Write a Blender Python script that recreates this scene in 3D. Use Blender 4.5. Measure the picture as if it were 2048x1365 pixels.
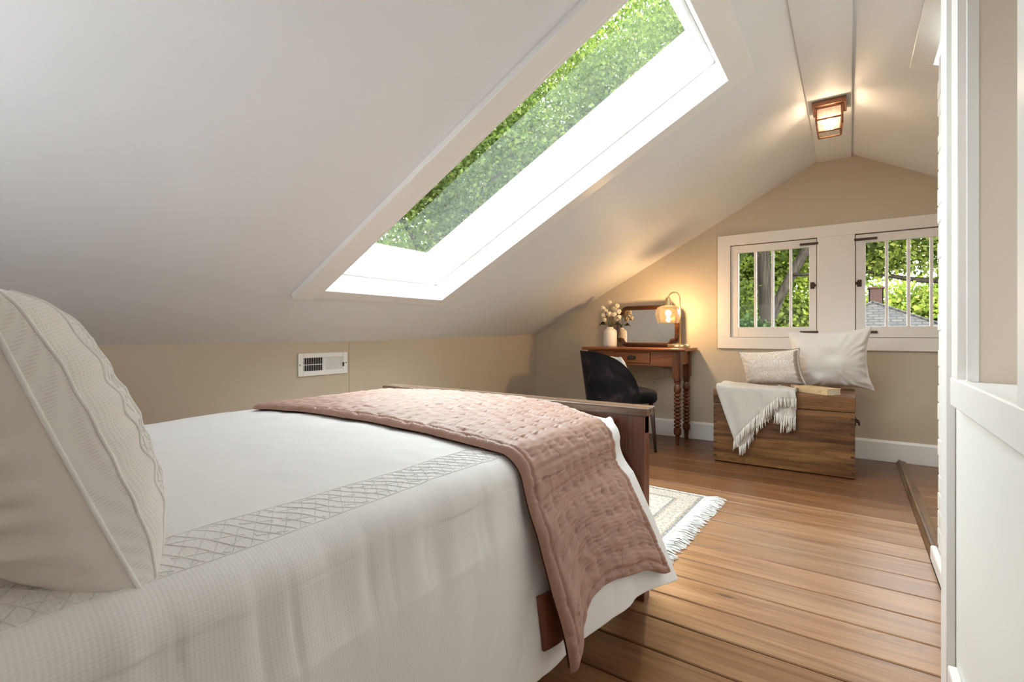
import bpy, math, random
import numpy as np
from mathutils import Vector, Matrix
random.seed(7); rng = np.random.default_rng(7)
for o in list(bpy.data.objects): bpy.data.objects.remove(o, do_unlink=True)
SC = bpy.context.scene
COL = SC.collection
PI = math.pi

# ------------------------------------------------------------------ camera, sky, exposure
cam = bpy.data.cameras.new('camera'); camo = bpy.data.objects.new('camera', cam); COL.objects.link(camo)
cam.sensor_width = 36.0; cam.lens = 981.0/2048*36.0; cam.clip_start = 0.02
cam.shift_y = -15.5/2048
camo.location = (0, 0, 0.9); camo.rotation_euler = (PI/2, 0, math.radians(34.57))
SC.camera = camo

SKY = 12.0
w = bpy.data.worlds.new('sky'); SC.world = w; w.use_nodes = True
wn = w.node_tree.nodes; wl = w.node_tree.links
bg = wn['Background']; bg.inputs['Strength'].default_value = SKY; bg.inputs['Color'].default_value = (0.89, 0.945, 1.0, 1)
SC.view_settings.view_transform = 'Standard'; SC.view_settings.look = 'None'
SC.view_settings.gamma = 1.0; SC.view_settings.use_curve_mapping = False
SC.view_settings.exposure = 0.32
SC.cycles.max_bounces = 12; SC.cycles.diffuse_bounces = 8; SC.cycles.transparent_max_bounces = 16
SC.cycles.caustics_reflective = False; SC.cycles.caustics_refractive = False
SC.cycles.sample_clamp_indirect = 6.0
try:
    SC.cycles.use_denoising = True; SC.cycles.denoiser = 'OPENIMAGEDENOISE'
except Exception: pass

# ------------------------------------------------------------------ materials
def newmat(name):
    m = bpy.data.materials.new(name); m.use_nodes = True
    return m, m.node_tree.nodes, m.node_tree.links, m.node_tree.nodes['Principled BSDF']
def rgb(h):
    h = h.lstrip('#'); v = [int(h[i:i+2], 16)/255 for i in (0, 2, 4)]
    return tuple((c/12.92 if c <= 0.04045 else ((c+0.055)/1.055)**2.4) for c in v) + (1,)
def tex(n, l, scale=(1, 1, 1), rot=(0, 0, 0), kind='Object'):
    tc = n.new('ShaderNodeTexCoord'); mp = n.new('ShaderNodeMapping')
    mp.inputs['Scale'].default_value = scale; mp.inputs['Rotation'].default_value = rot
    l.new(tc.outputs[kind], mp.inputs['Vector']); return mp.outputs['Vector']
def noise(n, l, vec, scale, detail=4, rough=0.55, dist=0.0):
    t = n.new('ShaderNodeTexNoise'); t.inputs['Scale'].default_value = scale; t.inputs['Detail'].default_value = detail
    t.inputs['Roughness'].default_value = rough; t.inputs['Distortion'].default_value = dist
    l.new(vec, t.inputs['Vector']); return t.outputs['Fac']
def ramp(n, l, fac, stops):
    r = n.new('ShaderNodeValToRGB'); e = r.color_ramp.elements
    e[0].position, e[0].color = stops[0]; e[1].position, e[1].color = stops[-1]
    for p, c in stops[1:-1]:
        x = e.new(p); x.color = c
    l.new(fac, r.inputs['Fac']); return r.outputs['Color']
def bump(n, l, fac, bsdf, strength=0.2, dist=0.002, prev=None):
    b = n.new('ShaderNodeBump'); b.inputs['Strength'].default_value = strength; b.inputs['Distance'].default_value = dist
    l.new(fac, b.inputs['Height'])
    if prev is not None: l.new(prev, b.inputs['Normal'])
    if bsdf is not None: l.new(b.outputs['Normal'], bsdf.inputs['Normal'])
    return b.outputs['Normal']
def mixc(n, l, fac, a, b, mode='MIX'):
    m = n.new('ShaderNodeMix'); m.data_type = 'RGBA'; m.blend_type = mode
    for sock, v in ((m.inputs[0], fac), (m.inputs[6], a), (m.inputs[7], b)):
        if isinstance(v, (int, float)): sock.default_value = v
        elif isinstance(v, tuple): sock.default_value = v
        else: l.new(v, sock)
    return m.outputs[2]
def mathn(n, l, op, a, b=None):
    m = n.new('ShaderNodeMath'); m.operation = op
    for i, v in enumerate((a, b)):
        if v is None: continue
        if isinstance(v, (int, float)): m.inputs[i].default_value = v
        else: l.new(v, m.inputs[i])
    return m.outputs[0]
def paint(name, col, rough=0.6, bs=0.12, scale=60, var=0.04, spec=0.3):
    m, n, l, b = newmat(name); v = tex(n, l)
    f = noise(n, l, v, 1.7, 3); c2 = tuple(x*(1-var) for x in col[:3]) + (1,)
    l.new(ramp(n, l, f, [(0.3, c2), (0.7, col)]), b.inputs['Base Color'])
    b.inputs['Roughness'].default_value = rough; b.inputs['Specular IOR Level'].default_value = spec
    bump(n, l, noise(n, l, v, scale, 4), b, bs, 0.002); return m
def wood(name, dark, mid, light, axis=0, rough=0.4, gs=1.0, objcol=False, knots=False, spec=0.5):
    m, n, l, b = newmat(name)
    sc = [14*gs, 14*gs, 14*gs]; sc[axis] = 0.9*gs
    tc = n.new('ShaderNodeTexCoord'); oi = n.new('ShaderNodeObjectInfo')
    off = n.new('ShaderNodeVectorMath'); off.operation = 'MULTIPLY_ADD'
    off.inputs[1].default_value = (1, 1, 1)
    l.new(tc.outputs['Object'], off.inputs[0])
    rv = n.new('ShaderNodeCombineXYZ')
    for i in range(3): l.new(mathn(n, l, 'MULTIPLY', oi.outputs['Random'], 7.3+3*i), rv.inputs[i])
    l.new(rv.outputs[0], off.inputs[2])
    mp = n.new('ShaderNodeMapping'); mp.inputs['Scale'].default_value = sc; l.new(off.outputs[0], mp.inputs['Vector'])
    f = noise(n, l, mp.outputs['Vector'], 1.0, 6, 0.62, 1.2)
    mp2 = n.new('ShaderNodeMapping'); s2 = [130*gs]*3; s2[axis] = 3.0*gs; mp2.inputs['Scale'].default_value = s2
    l.new(off.outputs[0], mp2.inputs['Vector'])
    f2 = noise(n, l, mp2.outputs['Vector'], 1.0, 3, 0.6)
    c = ramp(n, l, f, [(0.30, dark), (0.48, mid), (0.68, light)])
    c = mixc(n, l, 0.5, c, ramp(n, l, f2, [(0.35, (0.55, 0.5, 0.45, 1)), (0.62, (1, 1, 1, 1))]), 'MULTIPLY')
    if knots:
        mp3 = n.new('ShaderNodeMapping'); s3 = [6.5]*3; s3[axis] = 2.4; mp3.inputs['Scale'].default_value = s3
        l.new(off.outputs[0], mp3.inputs['Vector'])
        vo = n.new('ShaderNodeTexVoronoi'); vo.inputs['Scale'].default_value = 1.0; l.new(mp3.outputs['Vector'], vo.inputs['Vector'])
        wv = mathn(n, l, 'SINE', mathn(n, l, 'MULTIPLY', mathn(n, l, 'ADD', vo.outputs['Distance'], mathn(n, l, 'MULTIPLY', f, 0.5)), 55.0))
        near = ramp(n, l, vo.outputs['Distance'], [(0.12, (0.4, 0.4, 0.4, 1)), (0.34, (0, 0, 0, 1))])
        k = mathn(n, l, 'MULTIPLY', mathn(n, l, 'GREATER_THAN', wv, 0.45), near)
        c = mixc(n, l, k, c, tuple(x*0.55 for x in dark[:3])+(1,))
        core = ramp(n, l, vo.outputs['Distance'], [(0.045, (0.85, 0.85, 0.85, 1)), (0.08, (0, 0, 0, 1))])
        c = mixc(n, l, core, c, tuple(x*0.4 for x in dark[:3])+(1,))
    if objcol: c = mixc(n, l, 1.0, c, oi.outputs['Color'], 'MULTIPLY')
    l.new(c, b.inputs['Base Color'])
    rr = n.new('ShaderNodeMapRange'); rr.inputs[3].default_value = rough-0.08; rr.inputs[4].default_value = rough+0.12
    l.new(f, rr.inputs[0]); l.new(rr.outputs[0], b.inputs['Roughness'])
    b.inputs['Specular IOR Level'].default_value = spec
    bump(n, l, f2, b, 0.15, 0.001); return m
def cloth(name, col, scale=420, rough=0.9, bs=0.3, sheen=0.2, var=0.05, dist=0.001):
    m, n, l, b = newmat(name); v = tex(n, l)
    wx = n.new('ShaderNodeTexWave'); wx.inputs['Scale'].default_value = scale; wx.bands_direction = 'X'; l.new(v, wx.inputs['Vector'])
    wy = n.new('ShaderNodeTexWave'); wy.inputs['Scale'].default_value = scale; wy.bands_direction = 'Z'; l.new(v, wy.inputs['Vector'])
    wz = n.new('ShaderNodeTexWave'); wz.inputs['Scale'].default_value = scale; wz.bands_direction = 'Y'; l.new(v, wz.inputs['Vector'])
    h = mathn(n, l, 'ADD', mathn(n, l, 'ADD', wx.outputs['Fac'], wy.outputs['Fac']), wz.outputs['Fac'])
    f = noise(n, l, v, 6, 4)
    l.new(ramp(n, l, f, [(0.3, tuple(x*(1-var) for x in col[:3])+(1,)), (0.7, col)]), b.inputs['Base Color'])
    b.inputs['Roughness'].default_value = rough; b.inputs['Sheen Weight'].default_value = sheen
    b.inputs['Specular IOR Level'].default_value = 0.2
    bump(n, l, h, b, bs, dist); return m
def metal(name, col, rough=0.3, metallic=1.0):
    m, n, l, b = newmat(name); v = tex(n, l)
    f = noise(n, l, v, 40, 4)
    l.new(ramp(n, l, f, [(0.3, tuple(x*0.75 for x in col[:3])+(1,)), (0.7, col)]), b.inputs['Base Color'])
    b.inputs['Metallic'].default_value = metallic; b.inputs['Roughness'].default_value = rough
    return m
def glass(name, tint=(0.97, 0.99, 0.98, 1), refl=0.06, rough=0.0, k=0.5):
    m, n, l, b = newmat(name); n.remove(b); out = n['Material Output']
    t = n.new('ShaderNodeBsdfTransparent'); t.inputs['Color'].default_value = tint
    g = n.new('ShaderNodeBsdfGlossy'); g.inputs['Roughness'].default_value = rough
    fr = n.new('ShaderNodeFresnel'); fr.inputs['IOR'].default_value = 1.45
    mx = n.new('ShaderNodeMixShader')
    geo = n.new('ShaderNodeNewGeometry')
    lw = n.new('ShaderNodeLayerWeight'); lw.inputs['Blend'].default_value = 0.25
    fac = mathn(n, l, 'ADD', mathn(n, l, 'MULTIPLY', lw.outputs['Fresnel'], k), refl*0.3)
    l.new(fac, mx.inputs[0]); l.new(t.outputs[0], mx.inputs[1]); l.new(g.outputs[0], mx.inputs[2])
    l.new(mx.outputs[0], out.inputs['Surface']); return m
def emis(name, col, strength):
    m, n, l, b = newmat(name)
    b.inputs['Base Color'].default_value = col; b.inputs['Emission Color'].default_value = col
    b.inputs['Emission Strength'].default_value = strength; return m
def plain(name, col, rough=0.6, spec=0.4):
    m, n, l, b = newmat(name); v = tex(n, l); f = noise(n, l, v, 25, 3)
    l.new(ramp(n, l, f, [(0.3, tuple(x*0.85 for x in col[:3])+(1,)), (0.7, col)]), b.inputs['Base Color'])
    b.inputs['Roughness'].default_value = rough; b.inputs['Specular IOR Level'].default_value = spec; return m
def leafmat(name, c1, c2, c3, trans=0.4):
    m, n, l, b = newmat(name); n.remove(b); out = n['Material Output']
    g = n.new('ShaderNodeNewGeometry')
    c = ramp(n, l, g.outputs['Random Per Island'], [(0.0, c1), (0.5, c2), (1.0, c3)])
    d = n.new('ShaderNodeBsdfDiffuse'); t = n.new('ShaderNodeBsdfTranslucent'); mx = n.new('ShaderNodeMixShader')
    mx.inputs[0].default_value = trans
    l.new(c, d.inputs['Color']); l.new(mixc(n, l, 1.0, c, (1.0, 1.25, 0.55, 1), 'MULTIPLY'), t.inputs['Color'])
    l.new(d.outputs[0], mx.inputs[1]); l.new(t.outputs[0], mx.inputs[2]); l.new(mx.outputs[0], out.inputs['Surface'])
    return m

MT = {}
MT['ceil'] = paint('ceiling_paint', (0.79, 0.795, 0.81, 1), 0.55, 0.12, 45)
MT['wall'] = paint('beige_wall_paint', (0.55, 0.462, 0.352, 1), 0.6, 0.15, 40)
MT['trim'] = paint('white_gloss_paint', (0.84, 0.82, 0.80, 1), 0.35, 0.08, 30, 0.03, 0.5)
MT['warmtrim'] = paint('aged_white_paint', (0.80, 0.74, 0.69, 1), 0.4, 0.12, 25, 0.05, 0.5)
MT['panel'] = paint('cream_panel_paint', (0.78, 0.76, 0.72, 1), 0.5, 0.1, 30, 0.03)
MT['jamb'] = paint('shade_toned_jamb_paint', (0.74, 0.63, 0.54, 1), 0.55, 0.1, 20, 0.05)  # whitish jamb paint with the niche's brownish shade put into its colour
MT['plank'] = wood('floor_board_wood', (0.20, 0.090, 0.038, 1), (0.335, 0.172, 0.085, 1), (0.45, 0.262, 0.145, 1), 0, 0.32, 1.0, True, True)
MT['captop'] = wood('worn_cap_wood', (0.085, 0.040, 0.026, 1), (0.17, 0.10, 0.066, 1), (0.27, 0.185, 0.13, 1), 0, 0.25)
MT['under'] = plain('dark_subfloor', (0.03, 0.018, 0.01, 1), 0.9)
MT['cherry'] = wood('cherry_bed_wood', (0.10, 0.03, 0.018, 1), (0.17, 0.055, 0.03, 1), (0.24, 0.085, 0.045, 1), 2, 0.28)
MT['cherryx'] = wood('cherry_rail_wood', (0.10, 0.03, 0.018, 1), (0.17, 0.055, 0.03, 1), (0.24, 0.085, 0.045, 1), 0, 0.28)
MT['desk'] = wood('desk_wood', (0.075, 0.015, 0.004, 1), (0.235, 0.062, 0.014, 1), (0.37, 0.125, 0.03, 1), 0, 0.3)
MT['deskz'] = wood('desk_leg_wood', (0.045, 0.011, 0.004, 1), (0.115, 0.030, 0.009, 1), (0.20, 0.062, 0.019, 1), 2, 0.28)
MT['chest'] = wood('chest_wood', (0.038, 0.014, 0.005, 1), (0.145, 0.061, 0.019, 1), (0.30, 0.148, 0.05, 1), 0, 0.42, 1.0, False, True)
MT['chestlid'] = wood('chest_lid_wood', (0.055, 0.021, 0.008, 1), (0.165, 0.070, 0.023, 1), (0.30, 0.14, 0.05, 1), 0, 0.38, 1.0, False, True)
MT['endgrain'] = plain('end_grain_wood', (0.07, 0.03, 0.014, 1), 0.6)
MT['duvet'] = None; MT['quilt'] = None
MT['white_cloth'] = cloth('white_cotton', (0.84, 0.80, 0.77, 1), 700, 0.9, 0.15)
MT['sham'] = cloth('sham_back_cotton', (0.78, 0.72, 0.67, 1), 800, 0.75, 0.1, 0.1)
MT['throw'] = cloth('cream_knit', (0.86, 0.80, 0.73, 1), 130, 0.95, 0.7, 0.3, 0.05, 0.003)
MT['fringe'] = plain('cream_yarn', (0.82, 0.77, 0.71, 1), 0.95, 0.1)
MT['rugfringe'] = plain('white_yarn', (0.76, 0.75, 0.73, 1), 0.95, 0.1)
MT['cord_white'] = plain('white_embroidery_thread', (0.90, 0.88, 0.86, 1), 0.7)
MT['cord_grey'] = plain('grey_embroidery_thread', (0.76, 0.74, 0.73, 1), 0.7)
MT['velvet'] = None
MT['darkleg'] = wood('dark_chair_leg_wood', (0.03, 0.016, 0.012, 1), (0.055, 0.03, 0.022, 1), (0.09, 0.05, 0.038, 1), 2, 0.35)
MT['brass'] = metal('brushed_brass', (0.80, 0.60, 0.32, 1), 0.28)
MT['bronze'] = metal('copper_bronze', (0.30, 0.14, 0.085, 1), 0.4, 0.8)
MT['iron'] = metal('aged_bronze_iron', (0.075, 0.05, 0.035, 1), 0.5, 0.7)
MT['ventw'] = paint('white_enamel', (0.82, 0.80, 0.77, 1), 0.35, 0.02, 30, 0.01, 0.5)
MT['black'] = plain('dark_duct', (0.018, 0.013, 0.011, 1), 0.8)
def m_mirror():
    m, n, l, b = newmat('mirror_silver'); b.inputs['Base Color'].default_value = (0.90, 0.90, 0.89, 1)
    b.inputs['Metallic'].default_value = 1.0; b.inputs['Roughness'].default_value = 0.02; return m
MT['mirror'] = m_mirror()
MT['mframe'] = wood('mirror_frame_wood', (0.018, 0.007, 0.004, 1), (0.042, 0.015, 0.007, 1), (0.085, 0.032, 0.014, 1), 0, 0.22)
MT['ceramic'] = paint('blush_white_ceramic', (0.80, 0.73, 0.68, 1), 0.35, 0.05, 60, 0.03, 0.5)
MT['stem'] = plain('green_stem', (0.16, 0.16, 0.055, 1), 0.7)
MT['leafd'] = plain('olive_leaf', (0.10, 0.10, 0.04, 1), 0.7)
MT['bloom'] = plain('cream_bloom', (0.85, 0.76, 0.60, 1), 0.95, 0.1)
MT['glass'] = glass('window_glass', (0.97, 0.985, 0.975, 1), 0.003, 0.0, 0.035)
MT['skyglass'] = glass('skylight_glass', (0.95, 0.985, 0.965, 1), 0.01, 0.0, 0.09)
def m_amber():
    m, n, l, b = newmat('amber_shade_glass'); n.remove(b); out = n['Material Output']
    t = n.new('ShaderNodeBsdfTransparent'); t.inputs['Color'].default_value = (0.96, 0.80, 0.56, 1)
    d = n.new('ShaderNodeBsdfTranslucent'); d.inputs['Color'].default_value = (0.95, 0.66, 0.36, 1)
    g = n.new('ShaderNodeBsdfGlossy'); g.inputs['Roughness'].default_value = 0.05
    lw = n.new('ShaderNodeLayerWeight'); lw.inputs['Blend'].default_value = 0.3
    a = n.new('ShaderNodeMixShader'); a.inputs[0].default_value = 0.025; l.new(t.outputs[0], a.inputs[1]); l.new(d.outputs[0], a.inputs[2])
    c = n.new('ShaderNodeMixShader'); l.new(mathn(n, l, 'MULTIPLY', lw.outputs['Fresnel'], 0.5), c.inputs[0]); l.new(a.outputs[0], c.inputs[1]); l.new(g.outputs[0], c.inputs[2])
    l.new(c.outputs[0], out.inputs['Surface']); return m
MT['amber'] = m_amber()
def m_seedy():
    m, n, l, b = newmat('seeded_lantern_glass'); n.remove(b); out = n['Material Output']
    t = n.new('ShaderNodeBsdfTransparent'); t.inputs['Color'].default_value = (0.98, 0.92, 0.84, 1)
    d = n.new('ShaderNodeBsdfTranslucent'); d.inputs['Color'].default_value = (0.9, 0.82, 0.72, 1)
    f = ramp(n, l, noise(n, l, tex(n, l), 120, 3), [(0.35, (0.06, 0.06, 0.06, 1)), (0.7, (0.20, 0.20, 0.20, 1))])
    mx = n.new('ShaderNodeMixShader'); l.new(f, mx.inputs[0]); l.new(t.outputs[0], mx.inputs[1]); l.new(d.outputs[0], mx.inputs[2])
    l.new(mx.outputs[0], out.inputs['Surface']); return m
MT['seedy'] = m_seedy()
MT['bulb'] = emis('warm_bulb', (1.0, 0.77, 0.50, 1), 640)
MT['lbulb'] = emis('lantern_bulb', (1.0, 0.78, 0.54, 1), 95)
MT['paper'] = plain('book_pages', (0.72, 0.60, 0.43, 1), 0.8)
MT['bookcover'] = plain('tan_book_cloth', (0.66, 0.47, 0.27, 1), 0.75)
MT['ink'] = plain('brown_print', (0.30, 0.18, 0.08, 1), 0.8)
MT['clear'] = glass('clear_cord_plastic', (0.93, 0.88, 0.78, 1), 0.5, 0.1)
MT['band'] = cloth('taupe_flange', (0.33, 0.27, 0.22, 1), 500, 0.9, 0.2)
MT['bark'] = wood('tree_bark', (0.010, 0.008, 0.006, 1), (0.030, 0.023, 0.017, 1), (0.060, 0.047, 0.035, 1), 2, 0.9, 1.0, False, False, 0.1)
MT['thresh'] = wood('threshold_wood', (0.06, 0.028, 0.012, 1), (0.15, 0.078, 0.036, 1), (0.26, 0.15, 0.078, 1), 1, 0.42)
def m_brick():
    m = paint('whitewashed_brick', (0.80, 0.77, 0.73, 1), 0.8, 0.9, 35, 0.12); return m
MT['wbrick'] = m_brick()
def weave(n, l, pu, pv, power=1.0):
    """small raised lattice in surface coordinates (metres); returns 0..1"""
    sp = n.new('ShaderNodeSeparateXYZ'); l.new(tex(n, l, kind='UV'), sp.inputs[0])
    a = mathn(n, l, 'ADD', mathn(n, l, 'MULTIPLY', sp.outputs[0], 2*PI/pu), mathn(n, l, 'MULTIPLY', sp.outputs[1], 2*PI/pv))
    b = mathn(n, l, 'SUBTRACT', mathn(n, l, 'MULTIPLY', sp.outputs[0], 2*PI/pu), mathn(n, l, 'MULTIPLY', sp.outputs[1], 2*PI/pv))
    h = mathn(n, l, 'MULTIPLY', mathn(n, l, 'SINE', a), mathn(n, l, 'SINE', b))
    return mathn(n, l, 'ADD', mathn(n, l, 'MULTIPLY', h, 0.5), 0.5)
def m_duvet():
    m, n, l, b = newmat('white_duvet_cotton')
    h = weave(n, l, 0.009, 0.0105)
    l.new(ramp(n, l, h, [(0.15, (0.78, 0.76, 0.75, 1)), (0.6, (0.84, 0.82, 0.81, 1))]), b.inputs['Base Color'])
    b.inputs['Roughness'].default_value = 0.85; b.inputs['Sheen Weight'].default_value = 0.1; b.inputs['Specular IOR Level'].default_value = 0.2
    bump(n, l, h, b, 0.16, 0.0008); return m
MT['duvet'] = m_duvet()
def m_dot():
    m, n, l, b = newmat('sham_matelasse')
    h = weave(n, l, 0.0075, 0.0075)
    l.new(ramp(n, l, h, [(0.1, (0.72, 0.675, 0.655, 1)), (0.5, (0.81, 0.775, 0.755, 1))]), b.inputs['Base Color'])
    b.inputs['Roughness'].default_value = 0.85; b.inputs['Sheen Weight'].default_value = 0.1
    bump(n, l, h, b, 0.25, 0.0011); return m
MT['dot'] = m_dot()
def m_quilt():
    m, n, l, b = newmat('dusty_rose_satin'); v = tex(n, l)
    f = noise(n, l, v, 5, 4); f2 = noise(n, l, tex(n, l, (300, 14, 60)), 1.0, 2)
    l.new(ramp(n, l, f, [(0.3, (0.34, 0.190, 0.142, 1)), (0.7, (0.40, 0.230, 0.174, 1))]), b.inputs['Base Color'])
    b.inputs['Roughness'].default_value = 0.48; b.inputs['Sheen Weight'].default_value = 0.3; b.inputs['Sheen Roughness'].default_value = 0.4
    b.inputs['Sheen Tint'].default_value = (1, 0.85, 0.78, 1); b.inputs['Specular IOR Level'].default_value = 0.42
    bump(n, l, f2, b, 0.12, 0.002); return m
MT['quilt'] = m_quilt()
MT['lining'] = plain('rust_quilt_lining', (0.17, 0.052, 0.027, 1), 0.6)
def m_velvet():
    m, n, l, b = newmat('charcoal_velvet'); v = tex(n, l)
    f = noise(n, l, v, 9, 5, 0.65, 0.6)
    l.new(ramp(n, l, f, [(0.38, (0.004, 0.0035, 0.004, 1)), (0.55, (0.013, 0.010, 0.011, 1)), (0.72, (0.06, 0.042, 0.044, 1))]), b.inputs['Base Color'])
    b.inputs['Roughness'].default_value = 0.75; b.inputs['Specular IOR Level'].default_value = 0.15; b.inputs['Sheen Weight'].default_value = 0.07; b.inputs['Sheen Roughness'].default_value = 0.3
    b.inputs['Sheen Tint'].default_value = (0.75, 0.68, 0.68, 1); return m
MT['velvet'] = m_velvet()
def m_block():
    m, n, l, b = newmat('block_print_linen'); v = tex(n, l)
    vo = n.new('ShaderNodeTexVoronoi'); vo.inputs['Scale'].default_value = 26; vo.inputs['Randomness'].default_value = 0.35; l.new(v, vo.inputs['Vector'])
    vo2 = n.new('ShaderNodeTexVoronoi'); vo2.feature = 'DISTANCE_TO_EDGE'; vo2.inputs['Scale'].default_value = 62; l.new(v, vo2.inputs['Vector'])
    s = mathn(n, l, 'SINE', mathn(n, l, 'MULTIPLY', vo.outputs['Distance'], 26.0))
    k = mathn(n, l, 'MULTIPLY', mathn(n, l, 'GREATER_THAN', s, -0.25), mathn(n, l, 'GREATER_THAN', vo2.outputs['Distance'], 0.07))
    l.new(mixc(n, l, k, (0.68, 0.59, 0.51, 1), (0.86, 0.81, 0.755, 1)), b.inputs['Base Color'])
    b.inputs['Roughness'].default_value = 0.9; b.inputs['Sheen Weight'].default_value = 0.2
    bump(n, l, noise(n, l, v, 300, 2), b, 0.15, 0.001); return m
MT['block'] = m_block()
def m_rug():
    # persian field: borders by distance from the edge, florets by voronoi
    m, n, l, b = newmat('persian_rug_pile'); tc = n.new('ShaderNodeTexCoord')
    sx = n.new('ShaderNodeSeparateXYZ'); l.new(tc.outputs['Object'], sx.inputs[0])
    ex = mathn(n, l, 'SUBTRACT', 0.74, mathn(n, l, 'ABSOLUTE', sx.outputs[0]))
    ey = mathn(n, l, 'SUBTRACT', 0.475, mathn(n, l, 'ABSOLUTE', sx.outputs[1]))
    e = mathn(n, l, 'MINIMUM', ex, ey)
    r = n.new('ShaderNodeValToRGB'); r.color_ramp.interpolation = 'CONSTANT'
    cream = (0.60, 0.56, 0.50, 1); gb = (0.20, 0.215, 0.23, 1); tan = (0.44, 0.345, 0.25, 1); pale = (0.53, 0.49, 0.43, 1)
    els = r.color_ramp.elements; els[0].position = 0; els[0].color = (0.70, 0.68, 0.65, 1); els[1].position = 0.05; els[1].color = gb
    for p, c in ((0.09, tan), (0.12, cream), (0.135, pale), (0.32, tan), (0.345, gb), (0.385, cream), (0.40, (0.58, 0.55, 0.50, 1))):
        x = els.new(p); x.color = c
    l.new(mathn(n, l, 'MULTIPLY', e, 2.6), r.inputs['Fac'])
    v = tex(n, l)
    vo = n.new('ShaderNodeTexVoronoi'); vo.inputs['Scale'].default_value = 24; vo.inputs['Randomness'].default_value = 0.5; l.new(v, vo.inputs['Vector'])
    s = mathn(n, l, 'GREATER_THAN', mathn(n, l, 'SINE', mathn(n, l, 'MULTIPLY', vo.outputs['Distance'], 30.0)), 0.35)
    vo2 = n.new('ShaderNodeTexVoronoi'); vo2.inputs['Scale'].default_value = 70; l.new(v, vo2.inputs['Vector'])
    pc = ramp(n, l, vo2.outputs['Distance'], [(0.2, (0.17, 0.19, 0.21, 1)), (0.35, (0.42, 0.30, 0.19, 1)), (0.5, (0.62, 0.58, 0.51, 1))])
    c = mixc(n, l, mathn(n, l, 'MULTIPLY', s, 0.8), r.outputs['Color'], pc)
    c = mixc(n, l, mathn(n, l, 'MULTIPLY', mathn(n, l, 'LESS_THAN', vo2.outputs['Distance'], 0.22), 0.6), c, (0.20, 0.19, 0.18, 1))
    l.new(c, b.inputs['Base Color']); b.inputs['Roughness'].default_value = 0.95
    bump(n, l, noise(n, l, v, 350, 2), b, 0.4, 0.002); return m
MT['rug'] = m_rug()
def m_shingle():
    m, n, l, b = newmat('grey_roof_shingles'); v = tex(n, l)
    br = n.new('ShaderNodeTexBrick'); br.inputs['Scale'].default_value = 1.5; br.inputs['Color1'].default_value = (0.043, 0.034, 0.026, 1); br.inputs['Color2'].default_value = (0.022, 0.0175, 0.0135, 1)
    br.inputs['Mortar'].default_value = (0.006, 0.005, 0.0045, 1); br.inputs['Mortar Size'].default_value = 0.035
    l.new(v, br.inputs['Vector'])
    l.new(mixc(n, l, 0.5, br.outputs['Color'], ramp(n, l, noise(n, l, v, 14, 5), [(0.3, (0.5, 0.5, 0.5, 1)), (0.7, (1, 1, 1, 1))]), 'MULTIPLY'), b.inputs['Base Color'])
    b.inputs['Roughness'].default_value = 0.95; return m
MT['shingle'] = m_shingle()
MT['redbrick'] = plain('red_chimney_brick', (0.050, 0.017, 0.011, 1), 0.9)
MT['mortar'] = plain('pale_mortar', (0.085, 0.072, 0.06, 1), 0.95)
MT['lawn'] = plain('lawn_green', (0.02, 0.034, 0.01, 1), 0.95, 0.1)
MT['siding'] = paint('pale_siding', (0.14, 0.13, 0.12, 1), 0.8)
MT['leaf_maple'] = leafmat('maple_leaves', (0.045, 0.062, 0.020, 1), (0.085, 0.105, 0.034, 1), (0.15, 0.16, 0.055, 1), 0.5)
MT['leaf_bright'] = leafmat('bright_leaves', (0.08, 0.105, 0.022, 1), (0.165, 0.19, 0.04, 1), (0.29, 0.28, 0.065, 1), 0.5)
MT['needles'] = leafmat('spruce_needles', (0.02, 0.035, 0.015, 1), (0.035, 0.055, 0.02, 1), (0.06, 0.08, 0.03, 1), 0.25)

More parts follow.
